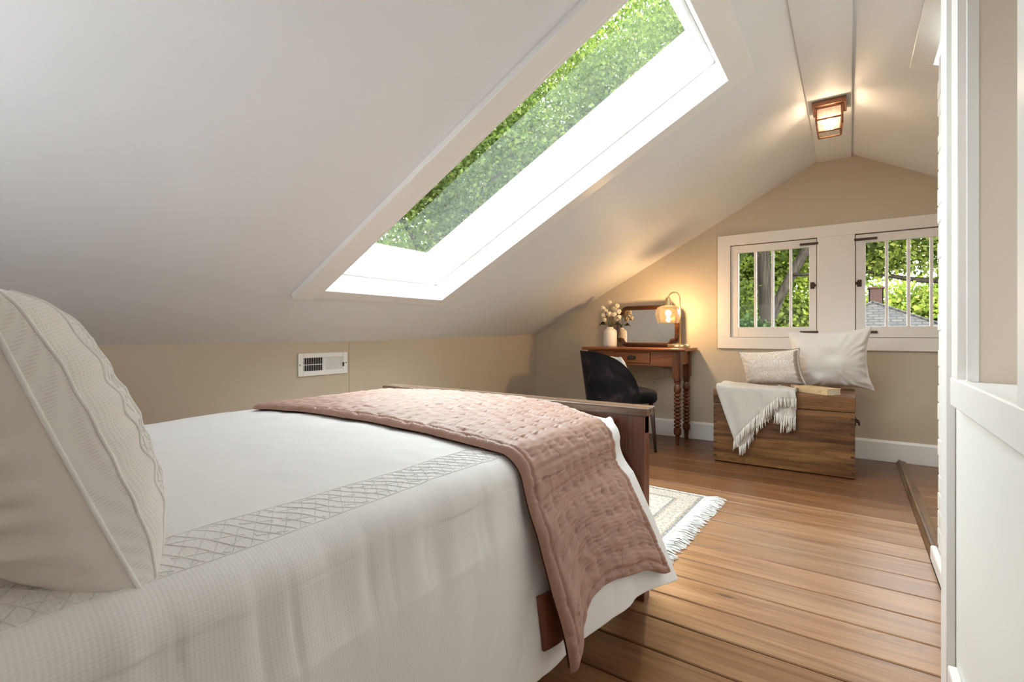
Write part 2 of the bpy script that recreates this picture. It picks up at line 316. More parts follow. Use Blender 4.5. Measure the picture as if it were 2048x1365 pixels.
# ------------------------------------------------------------------ mesh builder
class M:
    def __init__(s): s.v = []; s.f = []
    def add(s, vs, fs):
        b = len(s.v); s.v.extend([tuple(map(float, p)) for p in vs]); s.f.extend([tuple(i+b for i in f) for f in fs]); return s
    def box(s, x0, x1, y0, y1, z0, z1):
        return s.add([(x0,y0,z0),(x1,y0,z0),(x1,y1,z0),(x0,y1,z0),(x0,y0,z1),(x1,y0,z1),(x1,y1,z1),(x0,y1,z1)],
                     [(0,3,2,1),(4,5,6,7),(0,1,5,4),(1,2,6,5),(2,3,7,6),(3,0,4,7)])
    def hexa(s, p):   # 8 points ordered like box
        return s.add(p, [(0,3,2,1),(4,5,6,7),(0,1,5,4),(1,2,6,5),(2,3,7,6),(3,0,4,7)])
    def prism(s, poly, axis, a, b):
        # poly: 2D list in the two other axes (in xyz order), extruded along axis from a to b
        n = len(poly)
        def P(q, t):
            q = list(q); q.insert(axis, t); return tuple(q)
        return s.add([P(q, a) for q in poly]+[P(q, b) for q in poly],
                     [tuple(range(n-1, -1, -1)), tuple(range(n, 2*n))]+[(i, (i+1) % n, n+(i+1) % n, n+i) for i in range(n)])
    def tube(s, path, r, n=8, cap=True):
        path = [Vector(p) for p in path]; m = len(path)
        rr = r if isinstance(r, (list, tuple)) else [r]*m
        vs = []; up = None
        for i, p in enumerate(path):
            t = (path[min(i+1, m-1)]-path[max(i-1, 0)])
            if t.length < 1e-9: t = Vector((0, 0, 1))
            t.normalize()
            if up is None:
                up = Vector((0, 0, 1)) if abs(t.z) < 0.9 else Vector((1, 0, 0))
            x = t.cross(up)
            if x.length < 1e-6: x = t.cross(Vector((0, 1, 0)))
            x.normalize(); y = x.cross(t).normalized(); up = y
            for k in range(n):
                a = 2*PI*k/n; vs.append(p+x*(rr[i]*math.cos(a))+y*(rr[i]*math.sin(a)))
        fs = [(i*n+k, i*n+(k+1) % n, (i+1)*n+(k+1) % n, (i+1)*n+k) for i in range(m-1) for k in range(n)]
        if cap: fs += [tuple(range(n-1, -1, -1)), tuple((m-1)*n+k for k in range(n))]
        return s.add(vs, fs)
    def lathe(s, prof, c=(0, 0, 0), n=24, cap=True):
        vs = [(c[0]+r*math.cos(2*PI*k/n), c[1]+r*math.sin(2*PI*k/n), c[2]+z) for r, z in prof for k in range(n)]
        m = len(prof)
        fs = [(i*n+k, i*n+(k+1) % n, (i+1)*n+(k+1) % n, (i+1)*n+k) for i in range(m-1) for k in range(n)]
        if cap: fs += [tuple(range(n-1, -1, -1)), tuple((m-1)*n+k for k in range(n))]
        return s.add(vs, fs)
    def grid(s, A, closed_u=False):
        nu, nv = A.shape[:2]
        b = len(s.v); s.v.extend(map(tuple, A.reshape(-1, 3).tolist()))
        for i in range(nu-(0 if closed_u else 1)):
            j2 = (i+1) % nu
            for j in range(nv-1):
                s.f.append((b+i*nv+j, b+j2*nv+j, b+j2*nv+j+1, b+i*nv+j+1))
        return s
    def ball(s, c, r, nu=10, nv=7, sc=(1, 1, 1)):
        prof = [(max(r*math.sin(PI*i/nv), 1e-4), -r*math.cos(PI*i/nv)) for i in range(nv+1)]
        vs = [(c[0]+sc[0]*q*math.cos(2*PI*k/nu), c[1]+sc[1]*q*math.sin(2*PI*k/nu), c[2]+sc[2]*z) for q, z in prof for k in range(nu)]
        fs = [(i*nu+k, i*nu+(k+1) % nu, (i+1)*nu+(k+1) % nu, (i+1)*nu+k) for i in range(nv) for k in range(nu)]
        return s.add(vs, fs)

def build(name, mb, mat, parent=None, smooth=False, bevel=0, local=False, kind=None, label=None, seg=2, subs=0, uv=None):
    me = bpy.data.meshes.new(name)
    off = Vector((0, 0, 0))
    if parent is not None and not local and 'wloc' in parent: off = Vector(parent['wloc'])
    vs = [(x-off.x, y-off.y, z-off.z) for x, y, z in mb.v] if off.length else mb.v
    me.from_pydata(vs, [], mb.f); me.update()
    mats = mat if isinstance(mat, (list, tuple)) else [mat]
    for q in mats: me.materials.append(q)
    if uv is not None:
        ul = me.uv_layers.new(name='UVMap'); li = np.empty(len(me.loops), np.int32); me.loops.foreach_get('vertex_index', li)
        ul.data.foreach_set('uv', np.asarray(uv, np.float32).reshape(-1, 2)[li].ravel())
    if smooth: me.shade_smooth()
    o = bpy.data.objects.new(name, me); COL.objects.link(o)
    if parent is not None: o.parent = parent
    if bevel:
        bv = o.modifiers.new('bevel', 'BEVEL'); bv.width = bevel; bv.segments = seg; bv.limit_method = 'ANGLE'; bv.angle_limit = math.radians(40)
    if subs:
        sm = o.modifiers.new('sub', 'SUBSURF'); sm.levels = subs; sm.render_levels = subs
    if kind: o['kind'] = kind
    if label: o['label'] = label
    return o
def empty(name, loc, label, cat, group=None, rz=0):
    o = bpy.data.objects.new(name, None); COL.objects.link(o); o.location = loc; o.rotation_euler = (0, 0, rz)
    o.empty_display_size = 0.05
    o['wloc'] = tuple(loc); o['label'] = label; o['category'] = cat
    if group: o['group'] = group
    return o
def tag(o, label, cat, group=None):
    o['label'] = label; o['category'] = cat
    if group: o['group'] = group
    return o
def struct(name, mb, mat, parent=None, **k):
    o = build(name, mb, mat, parent, **k)
    if parent is None: o['kind'] = 'structure'
    return o
def autosmooth(o, ang=35):
    for p in o.data.polygons: p.use_smooth = True
    try: o.data.set_sharp_from_angle(angle=math.radians(ang))
    except Exception: pass
    return o

# smooth value noise, vectorised
def vnoise(x, y, seed=0):
    r = np.random.default_rng(seed); T = r.random((64, 64))*2-1
    xi = np.floor(x).astype(int); yi = np.floor(y).astype(int); fx = x-xi; fy = y-yi
    fx = fx*fx*(3-2*fx); fy = fy*fy*(3-2*fy)
    g = lambda a, b: T[a % 64, b % 64]
    return (g(xi, yi)*(1-fx)+g(xi+1, yi)*fx)*(1-fy)+(g(xi, yi+1)*(1-fx)+g(xi+1, yi+1)*fx)*fy
def sstep(a, b, x):
    t = np.clip((np.asarray(x, float)-a)/(b-a), 0, 1); return t*t*(3-2*t)

# ================================================================== ROOM SHELL
XW = -2.69; YE = 4.34; YB = -0.80
P28 = math.atan(0.532); CP, SP = math.cos(P28), math.sin(P28)
def knee(Y):
    if Y <= 2.04: return 0.847
    return 0.847+(0.897-0.847)*(Y-2.04)/(4.34-2.04)
# --- left slope with the skylight well
SH = 0.30                                                   # thickness of the roof (depth of the skylight well)
S0, S1, S2, S3 = 0.298, 2.280, 2.40, 2.824
def LP(s, Y, d):
    x = -0.197-s*CP; z = 2.196-s*SP
    if s > S2-1e-6:
        t = (s-S2)/(S3-S2); z += t*(knee(Y)-(2.196-S3*SP))
    return (x-d*SP, Y, z+d*CP)
YO0, YO1 = 1.52, 2.39
ss = [0, S0, S1, S2, S3+0.3]; ys = [YB-0.1, YO0, 2.04, YO1, 3.2, YE+0.16]
def LPx(s, Y, d):
    if s > S3: 
        a = LP(S2, Y, d); b = LP(S3, Y, d); t = (s-S2)/(S3-S2); return tuple(a[i]+(b[i]-a[i])*t for i in range(3))
    return LP(s, Y, d)
mb = M()
for i in range(4):
    for j in range(5):
        if i == 1 and j in (1, 2): continue
        a, b2, c, d2 = ss[i+1], ss[i], ys[j], ys[j+1]
        mb.hexa([LPx(a, c, 0), LPx(b2, c, 0), LPx(b2, d2, 0), LPx(a, d2, 0), LPx(a, c, SH), LPx(b2, c, SH), LPx(b2, d2, SH), LPx(a, d2, SH)])
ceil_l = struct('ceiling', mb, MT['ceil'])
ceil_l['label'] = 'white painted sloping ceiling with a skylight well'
# --- right slope with second skylight
RO0, RO1 = 1.95, 2.73; RS0, RS1 = 0.33, 1.65
def RP(s, Y, d): return (0.006+s*CP+d*SP, Y, 2.206-s*SP+d*CP)
ss = [0, RS0, RS1, 3.1]; ys = [YB-0.1, RO0, RO1, YE+0.16]
mb = M()
for i in range(3):
    for j in range(3):
        if i == 1 and j == 1: continue
        a, b2, c, d2 = ss[i], ss[i+1], ys[j], ys[j+1]
        mb.hexa([RP(a, c, 0), RP(b2, c, 0), RP(b2, d2, 0), RP(a, d2, 0), RP(a, c, SH), RP(b2, c, SH), RP(b2, d2, SH), RP(a, d2, SH)])
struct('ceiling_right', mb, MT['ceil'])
# ridge board
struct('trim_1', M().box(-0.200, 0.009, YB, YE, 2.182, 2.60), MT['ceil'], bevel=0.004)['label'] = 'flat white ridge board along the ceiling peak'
def sbox(mb, F, s0, s1, y0, y1, d0, d1):
    return mb.hexa([F(s1, y0, d0), F(s0, y0, d0), F(s0, y1, d0), F(s1, y1, d0), F(s1, y0, d1), F(s0, y0, d1), F(s0, y1, d1), F(s1, y1, d1)])
# --- skylight (window_3): trim boards, well frame, sash, glass
sk = bpy.data.objects.new('window_3', None); COL.objects.link(sk); sk['kind'] = 'structure'
build('trim_board', sbox(M(), LP, 0.16, 2.352, 1.375, 1.485, -0.026, 0.001), MT['trim'], sk, bevel=0.003)
build('trim_board', sbox(M(), LP, 0.20, 2.300, 1.485, 1.520, -0.012, 0.001), MT['trim'], sk, bevel=0.003)
build('trim_board', sbox(M(), LP, 0.185, 2.352, YO1, 2.475, -0.010, 0.001), MT['trim'], sk, bevel=0.004)
build('trim_board', sbox(M(), LP, S1, 2.350, 1.485, YO1, -0.010, 0.001), MT['trim'], sk, bevel=0.004)
build('trim_board', sbox(M(), LP, 0.185, S0, 1.485, YO1, -0.010, 0.001), MT['trim'], sk, bevel=0.004)
wt = 0.016
wf = M()
for (s0, s1, y0, y1) in ((S0, S1, YO1-wt, YO1), (S0, S1, YO0, YO0+wt), (S1-wt, S1, YO0, YO1), (S0, S0+wt, YO0, YO1)):
    sbox(wf, LP, s0, s1, y0, y1, 0.105, 0.305)
build('well_frame', wf, MT['trim'], sk, bevel=0.003)
wf = M(); g = 0.05
for (s0, s1, y0, y1) in ((S0, S1, YO1-wt-0.001, YO1), (S0, S1, YO0, YO0+0.018), (S1-0.045, S1, YO0, YO1), (S0, S0+0.03, YO0, YO1)):
    sbox(wf, LP, s0, s1, y0, y1, 0.272, 0.33)
build('sash', wf, MT['trim'], sk, bevel=0.003)
build('glass_pane', sbox(M(), LP, S0, S1, YO0, YO1, 0.300, 0.306), MT['skyglass'], sk)
# --- right skylight (window_4)
sk2 = bpy.data.objects.new('window_4', None); COL.objects.link(sk2); sk2['kind'] = 'structure'
build('trim_board', sbox(M(), RP, RS0-0.085, RS1+0.08, RO1, RO1+0.075, -0.012, 0.001), MT['trim'], sk2, bevel=0.003)
build('trim_board', sbox(M(), RP, RS0-0.085, RS0, RO0, RO1, -0.012, 0.001), MT['trim'], sk2, bevel=0.003)
wf = M(); g = 0.03
for (s0, s1, y0, y1) in ((RS0, RS1, RO1-g, RO1), (RS0, RS1, RO0, RO0+g), (RS1-g, RS1, RO0, RO1), (RS0, RS0+g, RO0, RO1)):
    sbox(wf, RP, s0, s1, y0, y1, 0.25, 0.32)
build('sash', wf, MT['trim'], sk2)
build('glass_pane', sbox(M(), RP, RS0, RS1, RO0, RO1, 0.300, 0.306), MT['skyglass'], sk2)

# --- knee wall (left): two drywall panels with a fine open joint
wlw = struct('wall_left', M().prism([(XW-0.012, -0.0), (XW-0.012, 1.2), (XW-0.15, 1.2), (XW-0.15, 0)], 1, YB-0.1, YE+0.15), MT['black'])
for y0, y1 in ((YB-0.1, 2.030), (2.0325, YE)):
    build('wall_panel', M().box(XW-0.012, XW, y0, y1, 0.0, 1.0), MT['wall'], wlw, bevel=0.001, seg=1)
# --- end wall with the two window openings
WZ0, WZ1 = 0.868, 1.617; WL = (-0.807, -0.203); WR = (0.030, 0.634)
mb = M(); t0, t1 = YE, YE+0.15
def wy(x0, x1, z0, z1): mb.box(x0, x1, t0, t1, z0, z1)
wy(XW-0.15, WL[0], 0, WZ1); wy(WL[1], WR[0], 0, WZ1); wy(WR[1], 2.9, 0, WZ1)
wy(WL[0], WL[1], 0, WZ0); wy(WR[0], WR[1], 0, WZ0); wy(XW-0.15, 2.9, WZ1, 2.5)
we = struct('wall_back', mb, MT['wall'])
# thin battens covering panel joints on the end wall (gable joint seen above the windows and beside the casing)
struct('trim_2', M().prism([(-0.47, 2.052), (0.268, 2.070), (0.268, 2.0725), (-0.47, 2.0545)], 1, YE-0.0025, YE), MT['wall'])
struct('trim_3', M().box(-0.9155, -0.913, YE-0.0025, YE, 0.75, 1.82), MT['wall'])
# --- right: low wall far side, panel wall beside the camera, brick pier, rear closures
struct('wall_right', M().box(2.55, 2.70, 1.7, YE+0.15, 0, 1.1), MT['wall'])
struct('wall_stair', M().box(0.46, 2.70, 1.72, 1.84, 0, 2.3), MT['wall'])
XP = 0.200
mb = M()
mb.box(XP, 0.46, 1.352, 1.578, 0, 2.12); mb.box(XP, 0.46, YB, 0.915, 0, 2.12)
mb.box(XP, 0.46, 0.915, 1.352, 0, 0.790); mb.box(XP, 0.46, 0.915, 1.352, 1.85, 2.12); mb.box(0.40, 0.46, 0.915, 1.352, 0.79, 1.85)
mb.box(0.285, 0.46, 1.578, 2.30, 0, 2.05)
struct('wall_panel_side', mb, MT['panel'])
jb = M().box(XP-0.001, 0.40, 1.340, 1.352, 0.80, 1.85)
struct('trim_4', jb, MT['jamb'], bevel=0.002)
struct('trim_5', M().box(0.1825, XP, 1.502, 1.580, 0, 2.13), MT['trim'], bevel=0.003)      # corner casing
struct('trim_6', M().box(0.1825, XP, 1.360, 1.428, 0.80, 2.13), MT['trim'], bevel=0.003)    # opening casing, far side
struct('trim_7', M().box(0.1825, XP, 0.60, 0.918, 0.79, 2.13), MT['trim'], bevel=0.003)    # opening casing, near side
struct('trim_8', M().box(0.1815, XP, 0.45, 1.437, 0.742, 0.804), MT['trim'], bevel=0.003)  # apron
struct('trim_9', M().box(XP-0.012, 0.40, 0.90, 1.356, 0.786, 0.802), MT['trim'], bevel=0.003)  # sill board
struct('trim_10', M().box(XP-0.006, XP+0.012, 1.333, 1.3395, 0.802, 1.85), MT['trim'], bevel=0.001)
struct('baseboard_right', M().box(0.1815, XP, YB, 1.475, 0.0, 0.150), MT['trim'], bevel=0.004)
struct('baseboard_passage', M().box(0.262, 0.285, 1.58, 2.55, 0.0, 0.06), MT['trim'], bevel=0.008, seg=3)
# brick pier: painted bricks as pieces
pier = struct('chimney_pier', M().box(0.288, 0.45, 2.305, 2.542, 0, 1.98), MT['wbrick'])
z = 0.0; row = 0
while z < 1.96:
    h = 0.066
    for (y0, y1) in (((2.30, 2.43), (2.434, 2.545)) if row % 2 else ((2.30, 2.37), (2.374, 2.545))):
        jx = random.uniform(-0.0025, 0.0015); jy = random.uniform(-0.003, 0.003)
        build('brick', M().box(0.286+jx, 0.45, y0, y1+(jy if y1 > 2.5 else 0), z, z+h), MT['wbrick'], pier, bevel=0.003, seg=1)
    z += 0.070; row += 1
# rear wall with an unseen window added to let in fill light
RWX0, RWX1, RWZ0, RWZ1 = -1.60, -0.60, 0.75, 1.40
mb = M()
mb.box(XW-0.15, RWX0, YB-0.12, YB, 0, 2.5); mb.box(RWX1, 2.9, YB-0.12, YB, 0, 2.5)
mb.box(RWX0, RWX1, YB-0.12, YB, 0, RWZ0); mb.box(RWX0, RWX1, YB-0.12, YB, RWZ1, 2.5)
struct('wall_front', mb, MT['wall'])
wf5 = struct('added_fill_window', M().box(RWX0, RWX1, YB-0.09, YB-0.085, RWZ0, RWZ1), MT['glass'])
# --- floor boards
ys = [0.0]
meas = [1.694, 1.850, 2.004, 2.170, 2.326, 2.505, 2.654, 2.820, 2.983, 3.269]
y = 1.694
low = []
while y > YB+0.05: y -= 0.157+random.uniform(-0.004, 0.006); low.append(y)
hi = []; y = 3.269
for wd in (0.165, 0.155, 0.20, 0.16, 0.17, 0.17, 0.16):
    y += wd; hi.append(min(y, YE))
edges = sorted(low)+meas+hi
fl = struct('floor', M().box(XW, 2.6, YB, YE, -0.06, -0.022), MT['under'])
def plank_prism(x0, x1, y0, y1, z):
    c = 0.003
    return M().prism([(y0, z-0.02), (y1, z-0.02), (y1, z-c), (y1-c, z), (y0+c, z), (y0, z-c)], 0, x0, x1)
for i in range(len(edges)-1):
    y0, y1 = edges[i], edges[i+1]
    if y1-y0 < 0.02: continue
    g = 0.0032 if y0 > 2.2 else (0.0045 if y0 > 1.75 else 0.0062)
    xs = [XW]
    xx = XW+random.uniform(0.6, 2.2)
    if xx < -0.9: xs.append(xx)
    xs.append(0.262 if y0 > 1.57 else 0.20)
    for a, b2 in zip(xs[:-1], xs[1:]):
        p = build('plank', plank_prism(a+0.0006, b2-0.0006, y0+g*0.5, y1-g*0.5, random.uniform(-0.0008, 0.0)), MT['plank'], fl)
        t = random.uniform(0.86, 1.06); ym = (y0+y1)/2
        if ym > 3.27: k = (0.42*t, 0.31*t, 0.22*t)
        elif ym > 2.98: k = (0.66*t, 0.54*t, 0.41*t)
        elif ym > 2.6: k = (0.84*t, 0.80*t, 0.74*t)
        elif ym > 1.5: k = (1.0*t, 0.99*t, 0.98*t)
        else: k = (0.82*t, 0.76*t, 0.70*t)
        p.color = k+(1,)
y = 1.80
while y < YE-0.02:
    y1 = min(y+0.19, YE)
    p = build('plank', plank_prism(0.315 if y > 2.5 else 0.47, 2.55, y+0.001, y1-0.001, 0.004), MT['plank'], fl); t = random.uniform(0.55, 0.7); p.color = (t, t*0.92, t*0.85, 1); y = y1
struct('trim_11', M().prism([(0.262, 0), (0.318, 0), (0.318, 0.012), (0.306, 0.016), (0.288, 0.019), (0.272, 0.012), (0.264, 0.004)], 1, 2.555, YE-0.02), MT['thresh'])['label'] = 'worn wooden threshold strip across the floor'
struct('trim_12', M().box(0.274, 0.288, 2.56, YE-0.02, 0.015, 0.024), MT['thresh'], bevel=0.003)
# baseboard along the end wall
struct('baseboard_back', M().prism([(YE, 0), (YE-0.018, 0), (YE-0.018, 0.130), (YE-0.010, 0.144), (YE, 0.146)], 0, XW, 0.262), MT['trim'])
struct('baseboard_alcove', M().prism([(YE, 0.0), (YE-0.018, 0.0), (YE-0.018, 0.130), (YE-0.010, 0.144), (YE, 0.146)], 0, 0.262, 2.55), MT['trim'])
struct('baseboard_left', M().box(XW, XW+0.018, YB, YE-0.018, 0, 0.14), MT['trim'], bevel=0.004)
# --- window casing and sashes
cs = YE-0.022
for nm, (x0, x1, z0, z1), lb in (('trim_13', (-0.905, 0.725, WZ1, 1.702), 'white head casing above both windows'),
                            ('trim_14', (-0.905, 0.725, 0.776, WZ0), 'white bottom casing below both windows'),
                            ('trim_15', (-0.905, WL[0], WZ0, WZ1), 'white side casing left of the windows'),
                            ('trim_16', (WR[1], 0.725, WZ0, WZ1), 'white side casing right of the windows'),
                            ('trim_17', (WL[1], WR[0], WZ0, WZ1), 'wide white mullion board between the windows')):
    struct(nm, M().box(x0, x1, cs, YE+0.001, z0, z1), MT['warmtrim'], bevel=0.002)['label'] = lb
def window(nm, x0, x1, hinge_right):
    w_ = bpy.data.objects.new(nm, None); COL.objects.link(w_); w_['kind'] = 'structure'
    fy0, fy1 = YE-0.008, YE+0.030
    a, b2 = x0+0.004, x1-0.004; z0, z1 = WZ0+0.003, WZ1-0.006
    gx0, gx1, gz0, gz1 = a+0.056, b2-0.048, z0+0.078, z1-0.058
    if not hinge_right: gx0, gx1 = a+0.058, b2-0.056
    fr = M(); fr.box(a, gx0, fy0, fy1, z0, z1); fr.box(gx1, b2, fy0, fy1, z0, z1); fr.box(gx0, gx1, fy0, fy1, z0, gz0); fr.box(gx0, gx1, fy0, fy1, gz1, z1)
    build('sash_frame', fr, MT['warmtrim'], w_, bevel=0.002)
    # dark stop behind the gap, built as the outer jamb
    jm = M(); jm.box(x0, x0+0.02, fy1, YE+0.15, WZ0, WZ1); jm.box(x1-0.02, x1, fy1, YE+0.15, WZ0, WZ1); jm.box(x0, x1, fy1, YE+0.15, WZ0, WZ0+0.02); jm.box(x0, x1, fy1, YE+0.15, WZ1-0.02, WZ1)
    build('jamb', jm, MT['iron'], w_)
    pw = (gx1-gx0)/4
    for k in range(1, 4):
        build('muntin', M().box(gx0+pw*k-0.009, gx0+pw*k+0.009, fy0+0.004, fy1-0.004, gz0, gz1), MT['warmtrim'], w_, bevel=0.003)
    for k in range(4):
        build('glass_pane', M().box(gx0+pw*k, gx0+pw*(k+1), YE+0.010, YE+0.013, gz0, gz1), MT['glass'], w_)
    hx = (b2-0.108, b2+0.012) if hinge_right else (a-0.010, a+0.125)
    for hz in (z0+0.038, z1-0.036):
        build('hinge', M().box(hx[0], hx[1], fy0-0.018, fy0, hz-0.008, hz+0.008), MT['iron'], w_, bevel=0.002)
    lx = b2-0.026 if hinge_right else a+0.022
    lt = M(); lt.box(lx-0.013, lx+0.013, fy0-0.008, fy0, 1.235, 1.285); lt.lathe([(0.006, 0), (0.013, 0.006), (0.013, 0.016), (0.004, 0.02)], (0, 0, 0), 10)
    n0 = len(lt.v)-40
    for q in range(n0, len(lt.v)):
        x_, y_, z_ = lt.v[q]; lt.v[q] = (lx+(0.012 if hinge_right else -0.012)+x_, fy0-0.008-z_, 1.26+y_)
    build('latch', lt, MT['iron'], w_, smooth=False)
window('window_1', WL[0], WL[1], True)
window('window_2', WR[0], WR[1], False)

# ================================================================== BED
BX0, BX1 = -1.84, -0.566
bed = empty('bed', (-1.2, 0.6, 0), 'cherry wood bed frame with a flat-capped footboard, under white bedding', 'bed')
FY0, FY1 = 1.600, 1.652
fb = build('footboard', M().box(BX0+0.06, BX1-0.06, FY0+0.014, FY1-0.014, 0.16, 0.60), MT['cherryx'], bed)
def sub(name, mb, mat, par, **k):
    k.setdefault('bevel', 0.003)
    o = build(name, mb, mat, par, local=True, **k); return o
def shift(mb, d):
    mb.v = [(a-d[0], b-d[1], c-d[2]) for a, b, c in mb.v]; return mb
bw = bed['wloc']
sub('cap', shift(M().box(BX0-0.012, BX1+0.012, FY0-0.012, FY1+0.022, 0.622, 0.650), bw), MT['captop'], fb, bevel=0.004)
sub('top_rail', shift(M().box(BX0, BX1, FY0+0.006, FY1-0.006, 0.56, 0.622), bw), MT['cherryx'], fb)
sub('bottom_rail', shift(M().box(BX0+0.05, BX1-0.05, FY0+0.006, FY1-0.006, 0.15, 0.25), bw), MT['cherryx'], fb)
for x0, x1 in ((BX0, BX0+0.09), (BX1-0.09, BX1)):
    sub('post', shift(M().box(x0, x1, FY0, FY1, 0.0, 0.622), bw), MT['cherry'], fb)
hb = build('headboard', M().box(BX0+0.05, BX1-0.05, -0.50, -0.47, 0.2, 1.0), MT['cherryx'], bed, bevel=0.004)
for x0, x1 in ((BX0, BX0+0.08), (BX1-0.08, BX1)):
    sub('post', shift(M().box(x0, x1, -0.51, -0.455, 0.0, 1.02), bw), MT['cherry'], hb)
sub('cap', shift(M().box(BX0-0.02, BX1+0.02, -0.525, -0.445, 1.02, 1.05), bw), MT['cherryx'], hb)
for x in (BX0+0.02, BX1-0.12):
    build('side_rail', M().box(x, x+0.028, -0.46, FY0, 0.20, 0.36), MT['cherry'], bed, bevel=0.003)
for k in range(7):
    build('slat', M().box(BX0+0.05, BX1-0.05, -0.35+k*0.29, -0.27+k*0.29, 0.262, 0.28), MT['cherryx'], bed)
mt = build('mattress', M().box(BX0+0.04, BX1-0.07, -0.44, 1.575, 0.282, 0.585), MT['white_cloth'], bed, bevel=0.04, seg=3)

# ---- duvet surface
ZT = 0.615
DXL, DXR = -1.825, -0.680
RS = 0.062
def xside(z, Y):
    """x of the hanging side at height z, depth Y (flares at the foot corner)"""
    w_ = sstep(0.95, 1.55, Y)
    t = np.clip((ZT-0.05-z)/0.43, 0, 1)
    base = -0.612+0.060*t**0.9
    foot = -0.640+0.215*t**0.85
    return base*(1-w_)+foot*w_
LTOP = DXR-DXL; LARC = RS*PI/2
def duvet_pt(a, Y, off=0.0, wr=1.0, hem=0.15):
    """a: arc length across the bed from the far left top edge, towards the near side; vectorised"""
    a = np.asarray(a, float); Y = np.asarray(Y, float); a, Y = np.broadcast_arrays(a, Y)
    x = np.zeros_like(a); z = np.zeros_like(a); nx = np.zeros_like(a); nz = np.ones_like(a)
    top = a <= LTOP
    x = np.where(top, DXL+a, x)
    crown = 0.024*(1-((DXL+np.clip(a, 0, LTOP)-(DXL+DXR)/2)/((DXR-DXL)/2))**2)
    z = np.where(top, ZT+np.where(a < 0, 0, crown), z)
    arc = (a > LTOP) & (a <= LTOP+LARC)
    th = np.clip((a-LTOP)/RS, 0, PI/2)
    x = np.where(arc, DXR+RS*np.sin(th), x); z = np.where(arc, ZT-RS+RS*np.cos(th), z)
    nx = np.where(arc, np.sin(th), nx); nz = np.where(arc, np.cos(th), nz)
    side = a > LTOP+LARC
    zz = ZT-RS-(a-LTOP-LARC)*0.985
    xs_ = xside(zz, Y)
    xj = xside(np.full_like(zz, ZT-RS), Y)
    bl = np.clip((a-LTOP-LARC)/0.10, 0, 1)
    x = np.where(side, (DXR+RS)*(1-bl)+xs_*bl, x); z = np.where(side, zz, z)
    nx = np.where(side, 0.985, nx); nz = np.where(side, 0.15, nz)
    # folds on the hanging side
    d = np.clip((a-LTOP-LARC*0.3)/0.55, 0, 1)
    yy = Y+0.10*vnoise(a*3.0, Y*1.5, 5)
    fold = 0.016*d**0.9*vnoise(yy*7.0+0.5*a, a*1.1, 9)*1.5+0.011*d*vnoise(yy*15-a, a*2.0, 3)+0.006*np.clip(d*2, 0, 1)*(np.abs(vnoise(yy*11+2.2*a, a*2.6, 17))**0.6-0.5)
    gath = 0.0034*np.exp(-((a-LTOP-0.15)/0.075)**2)*vnoise(yy*30+a*4, a*4, 11)*1.6-0.0065*np.exp(-((a-LTOP-0.14)/0.075)**2)*np.clip(np.abs(vnoise(yy*19, a*1.5, 12))*-3.2+0.75, 0, 1)
    ff = 1-0.85*sstep(1.30, 1.48, Y); fold = fold*ff; gath = gath*ff
    flat = 0.0030*vnoise(x*7+Y*6, Y*3-x*9, 21)+0.0022*vnoise(x*14-Y*5, Y*7, 22)+0.0012*vnoise(x*30, Y*26, 23)
    dis = off+wr*np.where(a > LTOP*0.94, fold+gath, 0)+wr*flat*np.where(a > LTOP+LARC, 0.3, 1.0)
    x = x+nx*dis; z = z+nz*dis
    return np.stack([x, Y, z], -1)
AH = LTOP+LARC+0.40                                         # hem arc position
nA, nY = 260, 330
aa = np.concatenate([np.linspace(-0.0, LTOP, 110), np.linspace(LTOP, AH, 150)[1:]])
yv = np.linspace(-0.43, 1.572, nY)
A2, Y2 = np.meshgrid(aa, yv, indexing='ij')
hemw = 1+0.03*np.sin(Y2*9)+0.02*vnoise(Y2*7, Y2*0, 31)
AA = np.where(A2 > LTOP, LTOP+(A2-LTOP)*hemw, A2)
G = duvet_pt(AA, Y2)
# foot end: the cloth turns down behind the footboard, the hanging corner wraps inwards
e = sstep(1.50, 1.572, Y2)
top = AA <= LTOP
G[..., 2] -= np.where(top, 0.006*e**2, 0)
G[..., 0] -= np.where(~top, 0.05*e**2*np.clip((AA-LTOP)/0.1, 0, 1), 0)
# left drop
Lrow = np.stack([np.full(nY, DXL-0.035), yv, np.full(nY, ZT-0.04)], -1); Lrow2 = Lrow.copy(); Lrow2[:, 2] = 0.38
G = np.concatenate([Lrow2[None], Lrow[None], G], 0)
# wrap strip at the foot end (turned-in edge, runs down and back)
DUV = np.concatenate([np.stack([np.full(nY, -0.3), yv], -1)[None], np.stack([np.full(nY, -0.05), yv], -1)[None], np.stack([AA, Y2], -1)], 0)
duv = build('duvet', M().grid(G), MT['duvet'], smooth=True, uv=DUV)
tag(duv, 'white duvet with an embroidered lattice band, hanging down the near side of the bed', 'bedding')
so = duv.modifiers.new('solid', 'SOLIDIFY'); so.thickness = 0.006; so.offset = -1
